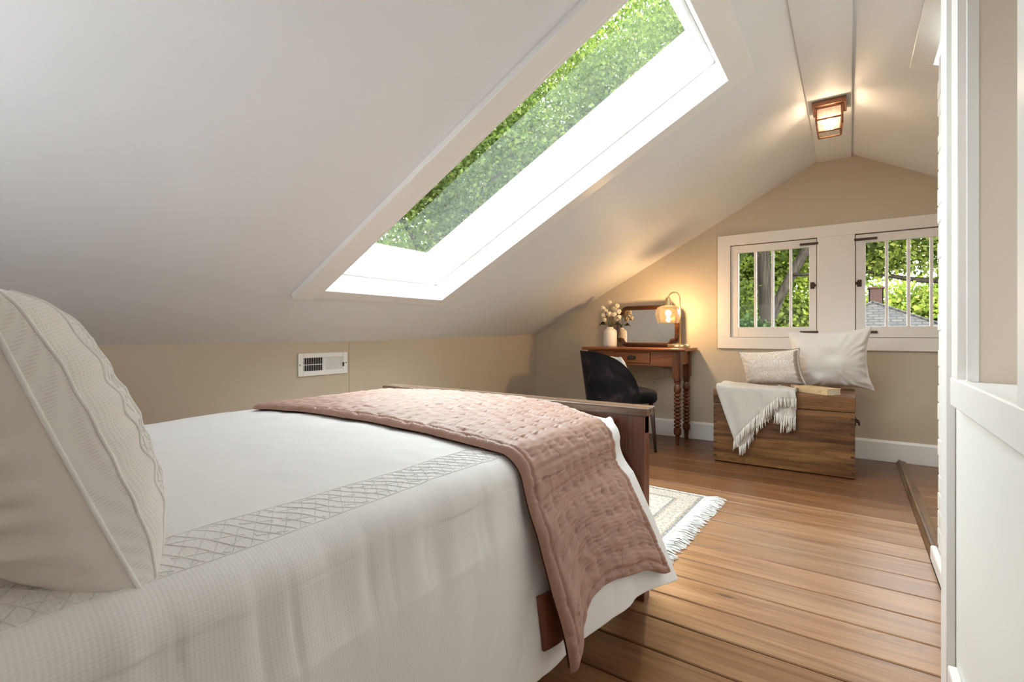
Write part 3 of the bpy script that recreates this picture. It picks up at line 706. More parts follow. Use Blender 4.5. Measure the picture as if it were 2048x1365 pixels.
# stitch lines and lattice embroidery on the duvet edge
def dline(path, r, mb, n=5):
    pts = duvet_pt(np.array([p[0] for p in path]), np.array([p[1] for p in path]), 0.0003)
    mb.tube([tuple(p) for p in pts], r, n, False)
st = M()
A_ST = LTOP+0.012; A_IN = LTOP-0.082
yl = np.linspace(-0.40, 1.05, 150)
dline([(A_ST, y) for y in yl], 0.0013, st); dline([(A_IN, y) for y in yl], 0.0010, st)
cw = M(); cg = M()
k = 0; y = -0.42
while y < 1.02:
    n_ = 10
    def seg(y0, y1, r, mb, wob):
        path = [(A_IN+(A_ST-A_IN)*t, y0+(y1-y0)*t+wob*math.sin(t*9+k)) for t in np.linspace(0, 1, n_)]
        dline(path, r, mb)
    seg(y, y+0.052, 0.00125, cw, 0.0016)
    if k % 1 == 0: seg(y+0.045, y-0.018, 0.0006, cg, 0.0008)
    if k % 2 == 0:
        dline([(A_IN+(A_ST-A_IN)*t, y+0.02+0.02*math.sin(t*14+k)) for t in np.linspace(0.05, 0.95, 16)], 0.0007, cw)
    y += 0.0245; k += 1
build('border_stitching', st, MT['cord_white'], duv, smooth=True)
build('embroidery', cw, MT['cord_white'], duv, smooth=True, kind='stuff')
build('embroidery', cg, MT['cord_grey'], duv, smooth=True, kind='stuff')

# ---- quilted throw
QY0, QY1 = 0.925, 1.425
nU, nV = 580, 220
AQ0 = 0.05
uq = np.linspace(0, 1, nU); vq = np.linspace(0, 1, nV)
U, V = np.meshgrid(uq, vq, indexing='ij')
AQ1 = LTOP+LARC+0.335
QA = AQ0+(AQ1-AQ0)*U
hang = sstep(LTOP, AQ1, QA)
QYE = 1.558-0.130*sstep(LTOP-0.22, LTOP+0.06, QA); QY = QY0+(QYE-QY0)*V
# spread a little and skew on the hanging part, dip at the near corner
QY = QY+hang*(0.012*V)+hang*0.008*np.sin(QA*9)
dip = hang*np.exp(-(V/0.16)**2)*0.055-hang*0.030*np.exp(-((V-0.45)/0.3)**2)+hang*0.03*sstep(0.8, 1, V)
QA2 = QA+dip
base = duvet_pt(QA2, QY, 0.008, 0.45)
du_ = np.gradient(base, axis=0); dv_ = np.gradient(base, axis=1)
nrm = np.cross(du_, dv_); nrm /= np.linalg.norm(nrm, axis=-1, keepdims=True)+1e-9
if nrm[5, 60, 2] < 0: nrm = -nrm
# arc length metric grid for the tufts
LU = (AQ1-AQ0)*U; LV = (QYE-QY0)*V
def tufts(lu, lv):
    sp_u, sp_v = 0.052, 0.050
    best = np.full(lu.shape, 9.0)
    i0 = np.floor(lu/sp_u)
    for di in (-1, 0, 1, 2):
        i = i0+di
        odd = (i % 2)*0.5
        j0 = np.floor(lv/sp_v-odd)
        for dj in (0, 1):
            j = j0+dj
            jit = 0.006
            cu = i*sp_u+jit*np.sin(i*12.9+j*78.2); cv = (j+odd)*sp_v+jit*np.sin(i*39.3+j*11.1)
            best = np.minimum(best, np.hypot(lu-cu, lv-cv))
    return best
D = tufts(LU, LV)
puff = 0.0046*(1-np.exp(-(D/0.0075)**1.4))+0.0034*np.clip(D/0.030, 0, 1)
ang = 1.2*vnoise(LU*9, LV*9, 46)
wrk = 0.0016*np.exp(-(D/0.020)**2)*np.sin(LU*520+3*vnoise(LU*30, LV*30, 47))+0.0016*np.exp(-(D/0.022)**2)*vnoise(LU*150, LV*40, 41)
wr2 = 0.0010*vnoise(LU*20+LV*9, LV*26, 43)+0.0016*vnoise(LU*60+ang*3, LV*9, 44)*np.clip(hang*1.2, 0.25, 1)+0.0014*vnoise(LU*9, LV*12, 45)
wr2 += -0.0035*np.clip(vnoise(LU*8+3, LV*34, 48)-0.45, 0, 1)*2
edge = np.minimum(np.minimum(LV, (QYE-QY0)-LV), np.minimum((AQ1-AQ0)-LU, LU+0.0))
rim = np.sqrt(np.clip(1-(1-np.clip(edge/0.016, 0, 1))**2, 0, 1))
binding = -0.006*np.exp(-((edge-0.026)/0.005)**2)
for aS in (LTOP+0.075, LTOP+0.135):                         # two fold creases across the shoulder
    wr2 += -0.0035*np.exp(-((QA-aS)/0.006)**2)
hgt = (0.010+puff+wrk+wr2)*rim+binding
Q = base+nrm*hgt[..., None]
# billow: the hanging part stands off the duvet
billow = hang*(0.012+0.010*np.sin(V*7+1.0)*(1-V)+0.036*np.exp(-(V/0.2)**2)); Q[..., 0] += billow
qm = M().grid(Q)
# tucked underside rim so the edge reads thick
under = base-nrm*0.002; under[..., 0] += billow-0.003*hang
quilt = build('quilt', qm, MT['quilt'], smooth=True)
tag(quilt, 'dusty rose satin quilt with tufted stitching, folded across the foot of the bed', 'quilt')
ln = M().grid(under[::4, ::4])
build('lining', ln, MT['lining'], quilt, smooth=True, label='rust coloured quilt lining')
# folded back layer showing under the near edge
fu = np.linspace(0.84, 1, 30); fv = np.linspace(0, 1, 8)
FU, FV = np.meshgrid(fu, fv, indexing='ij')
FA = LTOP+LARC*0.5+(AQ1-LTOP-LARC*0.5+0.02)*((FU-0.42)/0.58)
FYY = QY0+0.004-0.007*np.clip((FU-0.84)/0.16, 0, 1)+0.10*FV
FG = duvet_pt(FA, FYY, 0.006, 0.4); FG[..., 0] += 0.012*np.sin(FV*PI)*((FU-0.42)/0.58)
o = build('folded_edge', M().grid(FG), MT['lining'], quilt, smooth=True)
s2 = o.modifiers.new('solid', 'SOLIDIFY'); s2.thickness = 0.010; s2.offset = 0

# ---- cushion maker (local: x width, y thickness (face +y), z height)
def cushion(w_, h_, t_, nu=48, nv=40, pinch=0.10, pw=2.2, seed=0, wr=0.004, slump=0.0, ear=0.0, ex=0.55, wb=0.8):
    ex_ = ex; u = np.linspace(-1, 1, nu); v = np.linspace(-1, 1, nv)
    u = np.sign(u)*np.abs(u)**0.7; v = np.sign(v)*np.abs(v)**0.7
    U_, V_ = np.meshgrid(u, v, indexing='ij')
    ex = 1-pinch*(1-V_**2)*np.abs(U_)**3; ez = 1-pinch*(1-U_**2)*np.abs(V_)**3
    X = U_*w_/2*ex; Z = V_*h_/2*ez
    c = (1+ear*np.clip(np.abs(U_)*np.abs(V_)-0.6, 0, 1))
    X = X*c; Z = Z*c
    prof = (np.clip(1-np.abs(U_)**pw, 0, 1)**ex_)*(np.clip(1-np.abs(V_)**pw, 0, 1)**ex_)
    rad = np.arctan2(V_, U_)
    ed = np.clip(np.maximum(np.abs(U_), np.abs(V_)), 0, 1)
    w1 = wr*np.sin(rad*23+seed+2*vnoise(U_*3, V_*3, seed))*ed**3*np.clip((1-ed)*8, 0, 1)+wr*1.2*vnoise(U_*3.5+7, V_*3.5, seed+1)*(1-ed**4)
    T = t_/2*prof+w1
    Z2 = Z-slump*prof*0.3*(1-V_)*0.5
    F = np.stack([X, T, Z2], -1); w2 = wr*wb*(0.5*np.sin(rad*31+seed+3*vnoise(U_*2, V_*2, seed+5))*ed**2*np.clip((1-ed)*6, 0, 1)+0.9*vnoise(U_*5+V_*3, V_*2-U_*1.5, seed+2)*np.clip((1-ed)*4, 0, 1))
    pe = np.clip(prof*2.5, 0, 1)
    Xb = X+wb*0.0014*np.sign(U_)*pe*(np.abs(np.sin(V_*11+1.5*U_+2.5*vnoise(V_*4, U_*2, seed+9)))**0.5-0.5)*np.exp(-(1-np.abs(U_))/0.25)
    B = np.stack([Xb, -t_/2*prof-w2, Z2], -1)
    return F, B
def cushion_obj(name, label, cat, w_, h_, t_, loc, rot, mf, mbk, piping=None, **k):
    R = Matrix.Rotation(rot[2], 4, 'Z') @ Matrix.Rotation(rot[0], 4, 'X') @ Matrix.Rotation(rot[1], 4, 'Y')
    F, B = cushion(w_, h_, t_, **k)
    o = bpy.data.objects.new(name, None); COL.objects.link(o); o.location = loc; o.empty_display_size = 0.05
    o['label'] = label; o['category'] = cat
    Rn = np.array(R.to_3x3())
    Fw = F @ Rn.T; Bw = B @ Rn.T; uvf = F[..., [0, 2]]*1.0
    build('front_cover', M().grid(Fw), mf, o, smooth=True, local=True, uv=uvf)
    build('back_cover', M().grid(Bw[:, ::-1]), mbk, o, smooth=True, local=True)
    if piping:
        m_, r_ = piping
        lp = [tuple(Fw[i, 0]) for i in range(Fw.shape[0])]+[tuple(Fw[-1, j]) for j in range(Fw.shape[1])]+[tuple(Fw[i, -1]) for i in range(Fw.shape[0]-1, -1, -1)]+[tuple(Fw[0, j]) for j in range(Fw.shape[1]-1, -1, -1)]
        build('piping', M().tube(lp, r_, 6), m_, o, smooth=True, local=True)
    return o, Rn, F
# big sham in the foreground.  face points to the foot of the bed (+y) and leans back
lean = math.radians(21)
sham, RN, FC = cushion_obj('pillow', 'large white pillow in a matelasse sham, leaning at the head of the bed', 'pillow', 0.70, 0.375, 0.225,
    (-1.015, 0.176, 0.768), (lean, 0, math.radians(-3)), MT['dot'], MT['sham'], (MT['cord_white'], 0.0028), nu=120, nv=90, pinch=0.06, pw=2.6, seed=3, wr=0.0045, ear=0.02, ex=0.42, wb=6.0)
em = M()
nu_, nv_ = FC.shape[:2]
def fpt(a, b):
    i = min(max(a, 0), 1)*(nu_-1); j = min(max(b, 0), 1)*(nv_-1)
    i0, j0 = int(min(i, nu_-2)), int(min(j, nv_-2)); fi, fj = i-i0, j-j0
    p = (FC[i0, j0]*(1-fi)+FC[i0+1, j0]*fi)*(1-fj)+(FC[i0, j0+1]*(1-fi)+FC[i0+1, j0+1]*fi)*fj
    p = p+np.array([0, 0.0004, 0]); return tuple(RN @ p)
em.tube([fpt(0.885+0.006*math.sin(t*30), t) for t in np.linspace(0.03, 0.97, 90)], 0.0022, 5, False)
em.tube([fpt(0.79+0.006*math.sin(t*26+1), t) for t in np.linspace(0.03, 0.97, 90)], 0.0016, 5, False)
for k in range(26):
    b0 = 0.02+k*0.037
    em.tube([fpt(0.885-0.095*t, b0+0.06*t+0.012*math.sin(t*8+k)) for t in np.linspace(0, 1, 8)], 0.0011, 4, False)
    em.tube([fpt(0.885-0.095*t, b0+0.06-0.06*t+0.010*math.sin(t*9+k*2)) for t in np.linspace(0, 1, 8)], 0.0009, 4, False)
    em.tube([fpt(0.79-0.2*t, b0+0.03*math.sin(t*5+k)) for t in np.linspace(0, 1, 8)], 0.0008, 4, False)
build('embroidery', em, MT['cord_white'], sham, smooth=True, local=True, kind='stuff')
em = M()
em.tube([tuple(np.array(fpt(0.982, t))) for t in np.linspace(0.0, 1.0, 70)], 0.0022, 5, False)
build('seam_welt', em, MT['cord_white'], sham, smooth=True, local=True)

# ================================================================== RUG
RUGC = (-1.385, 2.36, 0)
rug = build('rug', M().box(-0.74, 0.74, -0.475, 0.475, 0.001, 0.009), MT['rug'], local=True, bevel=0.003)
rug.location = RUGC; rug.rotation_euler = (0, 0, math.radians(-1.5))
tag(rug, 'pale floral persian rug on the floor boards at the foot of the bed', 'rug')
fr = M()
for side in (-1, 1):
    for k in range(230):
        y0 = -0.47+0.94*k/229; L = random.uniform(0.065, 0.095); dy = random.uniform(-0.02, 0.02)
        fr.tube([(side*0.735, y0, 0.006), (side*(0.74+L*0.5), y0+dy*0.4, random.uniform(0.006, 0.016)), (side*(0.74+L), y0+dy, 0.004)], [0.003, 0.0028, 0.0016], 4, False)
build('fringe', fr, MT['rugfringe'], rug, local=True, kind='stuff')

# ================================================================== DESK
DX0, DX1, DY0, DY1 = -1.967, -1.067, 3.945, 4.325
desk = empty('console_desk', (-1.517, 4.135, 0), 'reddish wooden console desk with turned bobbin legs against the end wall', 'desk')
t = M().prism([(DY0, 0.760), (DY0+0.012, 0.754), (DY1, 0.754), (DY1, 0.778), (DY0+0.006, 0.778), (DY0, 0.772)], 0, DX0, DX1)
build('tabletop', t, MT['desk'], desk, bevel=0.004)
AX0, AX1 = DX0+0.045, DX1-0.045; AY0, AY1 = DY0+0.035, DY1-0.02
build('side_apron', M().box(AX0+0.008, AX0+0.026, AY0+0.03, AY1-0.03, 0.645, 0.754), MT['desk'], desk)
build('side_apron', M().box(AX1-0.026, AX1-0.008, AY0+0.03, AY1-0.03, 0.645, 0.754), MT['desk'], desk)
build('back_apron', M().box(AX0+0.03, AX1-0.03, AY1-0.03, AY1-0.012, 0.645, 0.754), MT['desk'], desk)
fa = M(); fy0, fy1 = AY0+0.008, AY0+0.026; dx0, dx1 = -1.674, -1.362
fa.box(AX0+0.03, dx0-0.004, fy0, fy1, 0.632, 0.754); fa.box(dx1+0.004, AX1-0.03, fy0, fy1, 0.632, 0.754)
fa.box(dx0-0.004, dx1+0.004, fy0, fy1, 0.742, 0.754); fa.box(dx0-0.004, dx1+0.004, fy0, fy1, 0.632, 0.646)
build('front_apron', fa, MT['desk'], desk, bevel=0.0015)
build('apron_bead', M().box(AX0+0.03, AX1-0.03, fy0-0.006, fy0+0.01, 0.626, 0.634), MT['deskz'], desk, bevel=0.002)
dr = build('drawer', M().box(dx0, dx1, fy0-0.006, fy1, 0.650, 0.739), MT['desk'], desk, bevel=0.003)
dxm = (dx0+dx1)/2; dwl = desk['wloc']
hd = M()
hd.prism([(dxm-0.040, 0.690), (dxm-0.030, 0.676), (dxm+0.030, 0.676), (dxm+0.040, 0.690), (dxm+0.034, 0.708), (dxm, 0.714), (dxm-0.034, 0.708)], 1, fy0-0.009, fy0-0.005)
hd.tube([(dxm-0.028, fy0-0.009, 0.698), (dxm-0.028, fy0-0.022, 0.692), (dxm-0.012, fy0-0.026, 0.682), (dxm+0.012, fy0-0.026, 0.682), (dxm+0.028, fy0-0.022, 0.692), (dxm+0.028, fy0-0.009, 0.698)], 0.0028, 6)
build('bail_pull', shift(hd, dwl), MT['iron'], dr, local=True, label='dark metal drawer pull')
def turned(x, y, par):
    lg = M(); q = 0.033
    lg.box(x-q, x+q, y-q, y+q, 0.535, 0.754)
    prof = [(0.010, 0.0), (0.0165, 0.10), (0.012, 0.104)]
    prof = [(0.0135, 0.0), (0.019, 0.070), (0.014, 0.074), (0.027, 0.082), (0.031, 0.105), (0.029, 0.130), (0.020, 0.138)]
    z = 0.140; nb = 9; step = (0.415-0.140)/nb
    for k in range(nb):
        prof += [(0.016, z+0.001), (0.028, z+step*0.28), (0.031, z+step*0.5), (0.028, z+step*0.74), (0.016, z+step-0.001)]; z += step
    prof += [(0.022, 0.418), (0.029, 0.430), (0.030, 0.448), (0.023, 0.480), (0.019, 0.490), (0.029, 0.497), (0.029, 0.505), (0.020, 0.509), (0.030, 0.516), (0.031, 0.535)]
    lg.lathe(prof, (x, y, 0), 18)
    return autosmooth(build('leg', lg, MT['deskz'], par), 40)
for x in (AX0+0.033, AX1-0.033):
    for y in (AY0+0.033, AY1-0.033): turned(x, y, desk)

# ---- mirror leaning on the wall
def mirror():
    cx_, zb, hw, hh = -1.478, 0.779, 0.292, 0.183
    m_ = empty('vanity_mirror', (cx_, 4.272, zb), 'dark wood framed mirror with scalloped corners, leaning on the wall behind the desk lamp', 'mirror')
    def corner():
        pts = []
        a, b_ = 0.115, 0.095
        p0 = np.array([hw-a, hh]); n_ = np.array([hw-0.052, hh-0.042]); p1 = np.array([hw, hh-b_])
        for (s, c, e_) in ((p0, np.array([n_[0]-0.006, hh-0.002]), n_), (n_, np.array([hw-0.003, n_[1]+0.002]), p1)):
            for t in np.linspace(0, 1, 8): pts.append((1-t)**2*s+2*t*(1-t)*c+t*t*e_)
        return pts
    c = corner(); loop = []
    loop += c                                         # top right
    loop += [np.array([p[0], -p[1]]) for p in c[::-1]]
    loop += [np.array([-p[0], -p[1]]) for p in c]
    loop += [np.array([-p[0], p[1]]) for p in c[::-1]]
    L = [loop[0]]
    for p in loop[1:]:
        if np.linalg.norm(p-L[-1]) > 1e-4: L.append(p)
    L = np.array(L); n_ = len(L)
    tl = math.radians(1.5); m_.rotation_euler = (0, 0, math.radians(-5))
    def W(p, d):      # local (x, z from bottom) and depth towards viewer
        x, z = p[0], p[1]+hh
        return (x, -d*math.cos(tl)+z*math.sin(tl)*0.45-0.03, z*math.cos(tl)+d*math.sin(tl))
    nr = []
    for i in range(n_):
        t = L[(i+1) % n_]-L[i-1]; t /= np.linalg.norm(t)+1e-9; nr.append(np.array([-t[1], t[0]]))
    nr = np.array(nr); cen = L.mean(0)
    if np.dot(nr[0], L[0]-cen) > 0: nr = -nr
    prof = [(0.0, -0.004), (0.0, 0.010), (0.008, 0.018), (0.015, 0.013), (0.021, 0.019), (0.031, 0.012), (0.035, 0.008), (0.039, 0.003), (0.039, -0.004)]
    A = np.zeros((n_, len(prof), 3))
    for i in range(n_):
        for j, (q, d) in enumerate(prof): A[i, j] = W(L[i]+nr[i]*q, d)
    g_ = M().grid(A, closed_u=True)
    autosmooth(build('frame', g_, MT['mframe'], m_, local=True), 60)
    gl = [W(L[i]+nr[i]*0.036, 0.004) for i in range(n_)]
    build('glass', M().add(gl, [tuple(range(n_))]), MT['mirror'], m_, local=True)
    bk = [W(L[i]+nr[i]*0.010, -0.003) for i in range(n_)]
    build('backing', M().add(bk, [tuple(range(n_))]), MT['endgrain'], m_, local=True)
mirror()

# ---- table lamp
lx, ly = -1.150, 4.060
lamp = empty('table_lamp', (lx, ly, 0.778), 'brass desk lamp with a lit amber glass shade on the right end of the desk', 'lamp')
build('base', M().lathe([(0.086, 0.0), (0.088, 0.004), (0.088, 0.028), (0.084, 0.033), (0.02, 0.035), (0.008, 0.042)], (0, 0, 0), 40), MT['brass'], lamp, local=True, smooth=False)
autosmooth(lamp.children[0], 40)
px, py = 0.010, 0.010
hook = [(px, py, 0.026), (px, py, 0.38)]
for k in range(0, 13):
    a = PI*k/12
    hook.append((px-0.045*(1-math.cos(a)), py-0.012*(1-math.cos(a)), 0.405+0.052*math.sin(a)))
build('stem', M().tube(hook, 0.0055, 10), MT['brass'], lamp, smooth=True, local=True)
sxl, syl = px-0.090, py-0.024
soc = M().lathe([(0.012, 0.418), (0.020, 0.412), (0.030, 0.352), (0.030, 0.345), (0.010, 0.343)], (sxl, syl, 0), 20)
autosmooth(build('socket_cup', soc, MT['brass'], lamp, local=True), 40)
shp = [(0.026, 0.352), (0.050, 0.348), (0.082, 0.336), (0.098, 0.312), (0.102, 0.285), (0.100, 0.262), (0.093, 0.240), (0.088, 0.222), (0.084, 0.205)]
build('shade', M().lathe(shp, (sxl, syl, 0), 40, cap=False), MT['amber'], lamp, smooth=True, local=True, label='amber glass shade')
build('bulb', M().ball((sxl, syl, 0.288), 0.020, 16, 12, (1, 1, 1.2)), MT['bulb'], lamp, smooth=True, local=True)
lamp.rotation_euler = (0, 0, 0)
# ---- vase and flowers
vx, vy = -1.790, 4.165
vase = build('vase', M().lathe([(0.054, 0.0), (0.059, 0.004), (0.060, 0.02), (0.060, 0.128), (0.057, 0.145), (0.045, 0.158), (0.030, 0.164), (0.028, 0.176), (0.024, 0.178), (0.022, 0.165), (0.022, 0.02), (0.001, 0.02)], (0, 0, 0), 36), MT['ceramic'], local=True)
autosmooth(vase, 50); vase.location = (vx, vy, 0.778)
tag(vase, 'blush white ceramic bottle vase holding dried flowers on the left of the desk', 'vase')
# seen positions of the heads: offset (x, y, z above desk)
heads = [(-0.012, 0.02, 0.405), (0.055, 0.03, 0.370), (-0.070, 0.00, 0.350), (-0.030, -0.02, 0.325), (0.050, 0.01, 0.325), (0.010, -0.04, 0.295), (-0.045, -0.045, 0.285),
         (0.052, -0.035, 0.290), (-0.040, -0.03, 0.245), (0.062, 0.0, 0.255), (0.085, -0.01, 0.315), (0.020, 0.045, 0.345), (-0.062, 0.03, 0.300), (0.095, -0.03, 0.265)]
hl = ['tallest cream globe flower in the vase', 'cream globe flower at the upper right of the bunch', 'cream globe flower at the far left of the bunch', 'cream globe flower below the tallest, left of centre', 'cream globe flower in the right middle of the bunch',
      'large cream globe flower at the centre front of the bunch', 'cream globe flower in the left middle of the bunch', 'cream globe flower right of centre, low in front', 'lowest cream globe flower on the left above the leaves', 'cream globe flower low on the right near the mirror frame',
      'cream globe flower nearest the mirror edge', 'cream globe flower at the back of the bunch behind the others', 'cream globe flower at the back left of the bunch', 'cream globe flower leaning in front of the mirror glass']
for (hx, hy_, hz), lab in zip(heads, hl):
    f = empty('globe_flower', (vx, vy, 0.935), lab, 'flower', 'dried globe flowers in the vase')
    z0 = hz-0.157
    path = [(random.uniform(-0.008, 0.008), random.uniform(-0.008, 0.008), 0.0), (hx*0.35, hy_*0.35, z0*0.5), (hx, hy_, z0)]
    build('stem', M().tube(path, 0.0017, 5), MT['stem'], f, local=True, smooth=True)
    bl = M(); r = random.uniform(0.017, 0.023)
    bl.ball((hx, hy_, z0), r*0.82, 10, 7)
    for q in range(46):
        d = rng.normal(size=3); d /= np.linalg.norm(d)
        bl.ball((hx+d[0]*r*0.85, hy_+d[1]*r*0.85, z0+d[2]*r*0.85), r*0.26, 5, 4)
    build('blossom', bl, MT['bloom'], f, local=True, smooth=True)
sp = empty('leaf_sprig', (vx, vy, 0.935), 'sprig of dark olive leaves hanging over the vase rim on the left', 'foliage')
sp2 = empty('leaf_sprig', (vx, vy, 0.935), 'sprig of olive leaves between the flowers and the mirror', 'foliage')
def leaf(mb, p, d, L, w_):
    p = np.array(p); d = np.array(d, float); d /= np.linalg.norm(d)
    s = np.cross(d, [0, 0.35, 1]); s /= np.linalg.norm(s)+1e-9; n_ = np.cross(s, d)
    ts = [0, 0.25, 0.55, 0.8, 1]; ws = [0.15, 0.8, 1, 0.6, 0.02]
    vs = []
    for t, q in zip(ts, ws):
        c = p+d*L*t-np.array([0, 0, 1])*L*0.25*t*t
        vs += [c-s*w_*q, c+n_*w_*0.35*q, c+s*w_*q]
    fs = []
    for k in range(4):
        b = k*3; fs += [(b, b+1, b+4, b+3), (b+1, b+2, b+5, b+4)]
    mb.add(vs, fs)
for par, cx_, sgn in ((sp, (-0.05, -0.03, 0.07), -1), (sp2, (0.06, -0.02, 0.06), 1)):
    build('stem', M().tube([(0, 0, 0), (cx_[0]*0.5, cx_[1]*0.5, 0.05), cx_], 0.0016, 5), MT['stem'], par, local=True)
    for k in range(6):
        lm = M(); t = 0.4+0.1*k
        leaf(lm, (cx_[0]*t, cx_[1]*t, cx_[2]*t+0.01), (sgn*(0.6+0.1*k), -0.5+0.25*k, 0.25-0.1*k), random.uniform(0.055, 0.085), 0.009)
        build('leaf', lm, MT['leafd'], par, local=True, smooth=True)
# ---- lamp cord behind the desk
cp = [(-1.36, 4.318, 0.64), (-1.315, 4.30, 0.615), (-1.355, 4.30, 0.60), (-1.285, 4.31, 0.575), (-1.30, 4.315, 0.525), (-1.38, 4.312, 0.505), (-1.44, 4.312, 0.485), (-1.43, 4.312, 0.455), (-1.40, 4.312, 0.42), (-1.43, 4.312, 0.375), (-1.47, 4.314, 0.34), (-1.50, 4.318, 0.30)]
def catmull(P, n=8):
    P = [np.array(p, float) for p in P]; out = []
    for i in range(len(P)-1):
        p0 = P[max(i-1, 0)]; p1 = P[i]; p2 = P[i+1]; p3 = P[min(i+2, len(P)-1)]
        for t in np.linspace(0, 1, n, endpoint=False):
            out.append(tuple(0.5*((2*p1)+(-p0+p2)*t+(2*p0-5*p1+4*p2-p3)*t*t+(-p0+3*p1-3*p2+p3)*t**3)))
    out.append(tuple(P[-1])); return out
cd = build('lamp_cord', M().tube(catmull(cp), 0.0035, 7), MT['clear'], smooth=True)
tag(cd, 'clear coiled electric cord dangling against the wall under the desk', 'cord')

# ================================================================== CHAIR
CH = (-1.492, 3.660, 0); CR = math.radians(44)
chair = empty('velvet_chair', CH, 'charcoal velvet chair with a curved barrel back, pulled up to the desk', 'chair', None, CR)
# seat (local: +x front)
nu, nv = 40, 10
def seat_shape():
    mb_ = M(); ring = []
    prof = [(0.90, 0.372), (0.97, 0.376), (1.0, 0.395), (1.0, 0.425), (0.985, 0.448), (0.93, 0.462), (0.75, 0.470), (0.4, 0.473), (0.02, 0.474)]
    A = np.zeros((nu, len(prof), 3))
    for i in range(nu):
        a = 2*PI*i/nu; c, s = math.cos(a), math.sin(a)
        e_ = 3.6 if c > 0 else 2.4
        r = (abs(c)**e_+abs(s)**e_)**(-1/e_)
        for j, (q, z) in enumerate(prof): A[i, j] = (r*c*0.255*q+0.0, r*s*0.235*q*(1.0+0.03*c), z)
    mb_.grid(A, closed_u=True)
    mb_.add([tuple(A[i, 0]) for i in range(nu)], [tuple(range(nu-1, -1, -1))]); mb_.add([tuple(A[i, -1]) for i in range(nu)], [tuple(range(nu))])
    return mb_
build('seat', seat_shape(), MT['velvet'], chair, smooth=True, local=True)
# shell back
na, nz = 56, 16
am = math.radians(106)
def shell(th):
    O = np.zeros((na, nz, 3)); I = np.zeros((na, nz, 3))
    for i in range(na):
        a = -am+2*am*i/(na-1)
        f = abs(a)/am
        ztop = 0.385+0.355*(1-f**3.4)**0.62+0.025
        for j in range(nz):
            t = j/(nz-1); z = 0.378+(ztop-0.378)*t
            rx, ry = 0.262, 0.250
            flare = 0.055*(z-0.378)/0.4*math.cos(a*0.6)
            for arr, r_ in ((O, 0.0), (I, -th*(0.6+0.4*math.sin(PI*min(1, t*1.0))))):
                x = -(rx+r_)*math.cos(a)*1.0-flare; y = (ry+r_)*math.sin(a)
                arr[i, j] = (x, y, z-(0.012 if r_ and j == nz-1 else 0))
    return O, I
O, I = shell(0.045)
bm_ = M(); loop = np.concatenate([O, I[:, ::-1]], 1); bm_.grid(loop)
bm_.add([tuple(p) for p in loop[0]], [tuple(range(loop.shape[1]))]); bm_.add([tuple(p) for p in loop[-1]], [tuple(range(loop.shape[1]-1, -1, -1))])
bm_.grid(np.stack([O[:, 0], I[:, 0]], 1))
autosmooth(build('backrest', bm_, MT['velvet'], chair, local=True), 55)
for sx_, sy_ in ((1, 1), (1, -1), (-1, 1), (-1, -1)):
    tx, ty = 0.185*sx_, 0.165*sy_; bx_, by_ = tx+0.025*sx_, ty+0.022*sy_
    build('leg', M().tube([(bx_, by_, 0.0), (tx+0.012*sx_, ty+0.011*sy_, 0.2), (tx, ty, 0.385)], [0.0105, 0.0155, 0.021], 12), MT['darkleg'], chair, smooth=True, local=True)
cc, ss_ = math.cos(CR), math.sin(CR)
def cw_(x, y, z): return (CH[0]+x*cc-y*ss_, CH[1]+x*ss_+y*cc, z)
cu = cushion_obj('chair_cushion', 'small cream cushion tucked against the back of the velvet chair', 'cushion', 0.36, 0.27, 0.12, cw_(-0.035, -0.035, 0.598),
    (math.radians(18), 0, CR-PI/2), MT['white_cloth'], MT['white_cloth'], seed=8, wr=0.003)

# ================================================================== CHEST
KX0, KX1, KY0, KY1, KH = -0.795, 0.026, 3.668, 4.20, 0.508
chest = empty('blanket_chest', ((KX0+KX1)/2, (KY0+KY1)/2, 0), 'worn brown wooden blanket chest standing under the windows', 'chest')
lidz = 0.416
for z0, z1 in ((0.006, 0.408),):                               # one wide front board
    build('front_board', M().box(KX0, KX1, KY0, KY0+0.022, z0, z1), MT['chest'], chest, bevel=0.0015)
build('back_board', M().box(KX0, KX1, KY1-0.022, KY1, 0.006, 0.408), MT['chest'], chest)
for x in (KX0, KX1-0.022):
    build('side_board', M().box(x, x+0.022, KY0+0.022, KY1-0.022, 0.006, 0.408), MT['chest'], chest)
build('bottom_board', M().box(KX0+0.022, KX1-0.022, KY0+0.022, KY1-0.022, 0.006, 0.03), MT['chest'], chest)
lid = build('lid', M().box(KX0-0.002, KX1+0.002, KY0-0.003, KY1, lidz-0.004, KH), MT['chestlid'], chest, bevel=0.004)
kw = chest['wloc']
k = 0; z = 0.03
while z < 0.395:
    for x0, x1 in ((KX0-0.0005, KX0+0.021), (KX1-0.021, KX1+0.0005)):
        build('dovetail', M().prism([(x0, z), (x1, z+0.004), (x1, z+0.013), (x0, z+0.017)], 1, KY0-0.0006, KY0+0.01), MT['endgrain'], chest)
    z += 0.0475; k += 1
hm = M(); hm.box(KX1, KX1+0.006, 3.86, 3.99, 0.30, 0.345); hm.tube([(KX1+0.004, 3.88, 0.33), (KX1+0.022, 3.885, 0.318), (KX1+0.024, 3.925, 0.30), (KX1+0.022, 3.965, 0.318), (KX1+0.004, 3.97, 0.33)], 0.006, 8)
build('side_handle', hm, MT['iron'], chest, label='dark iron side handle')
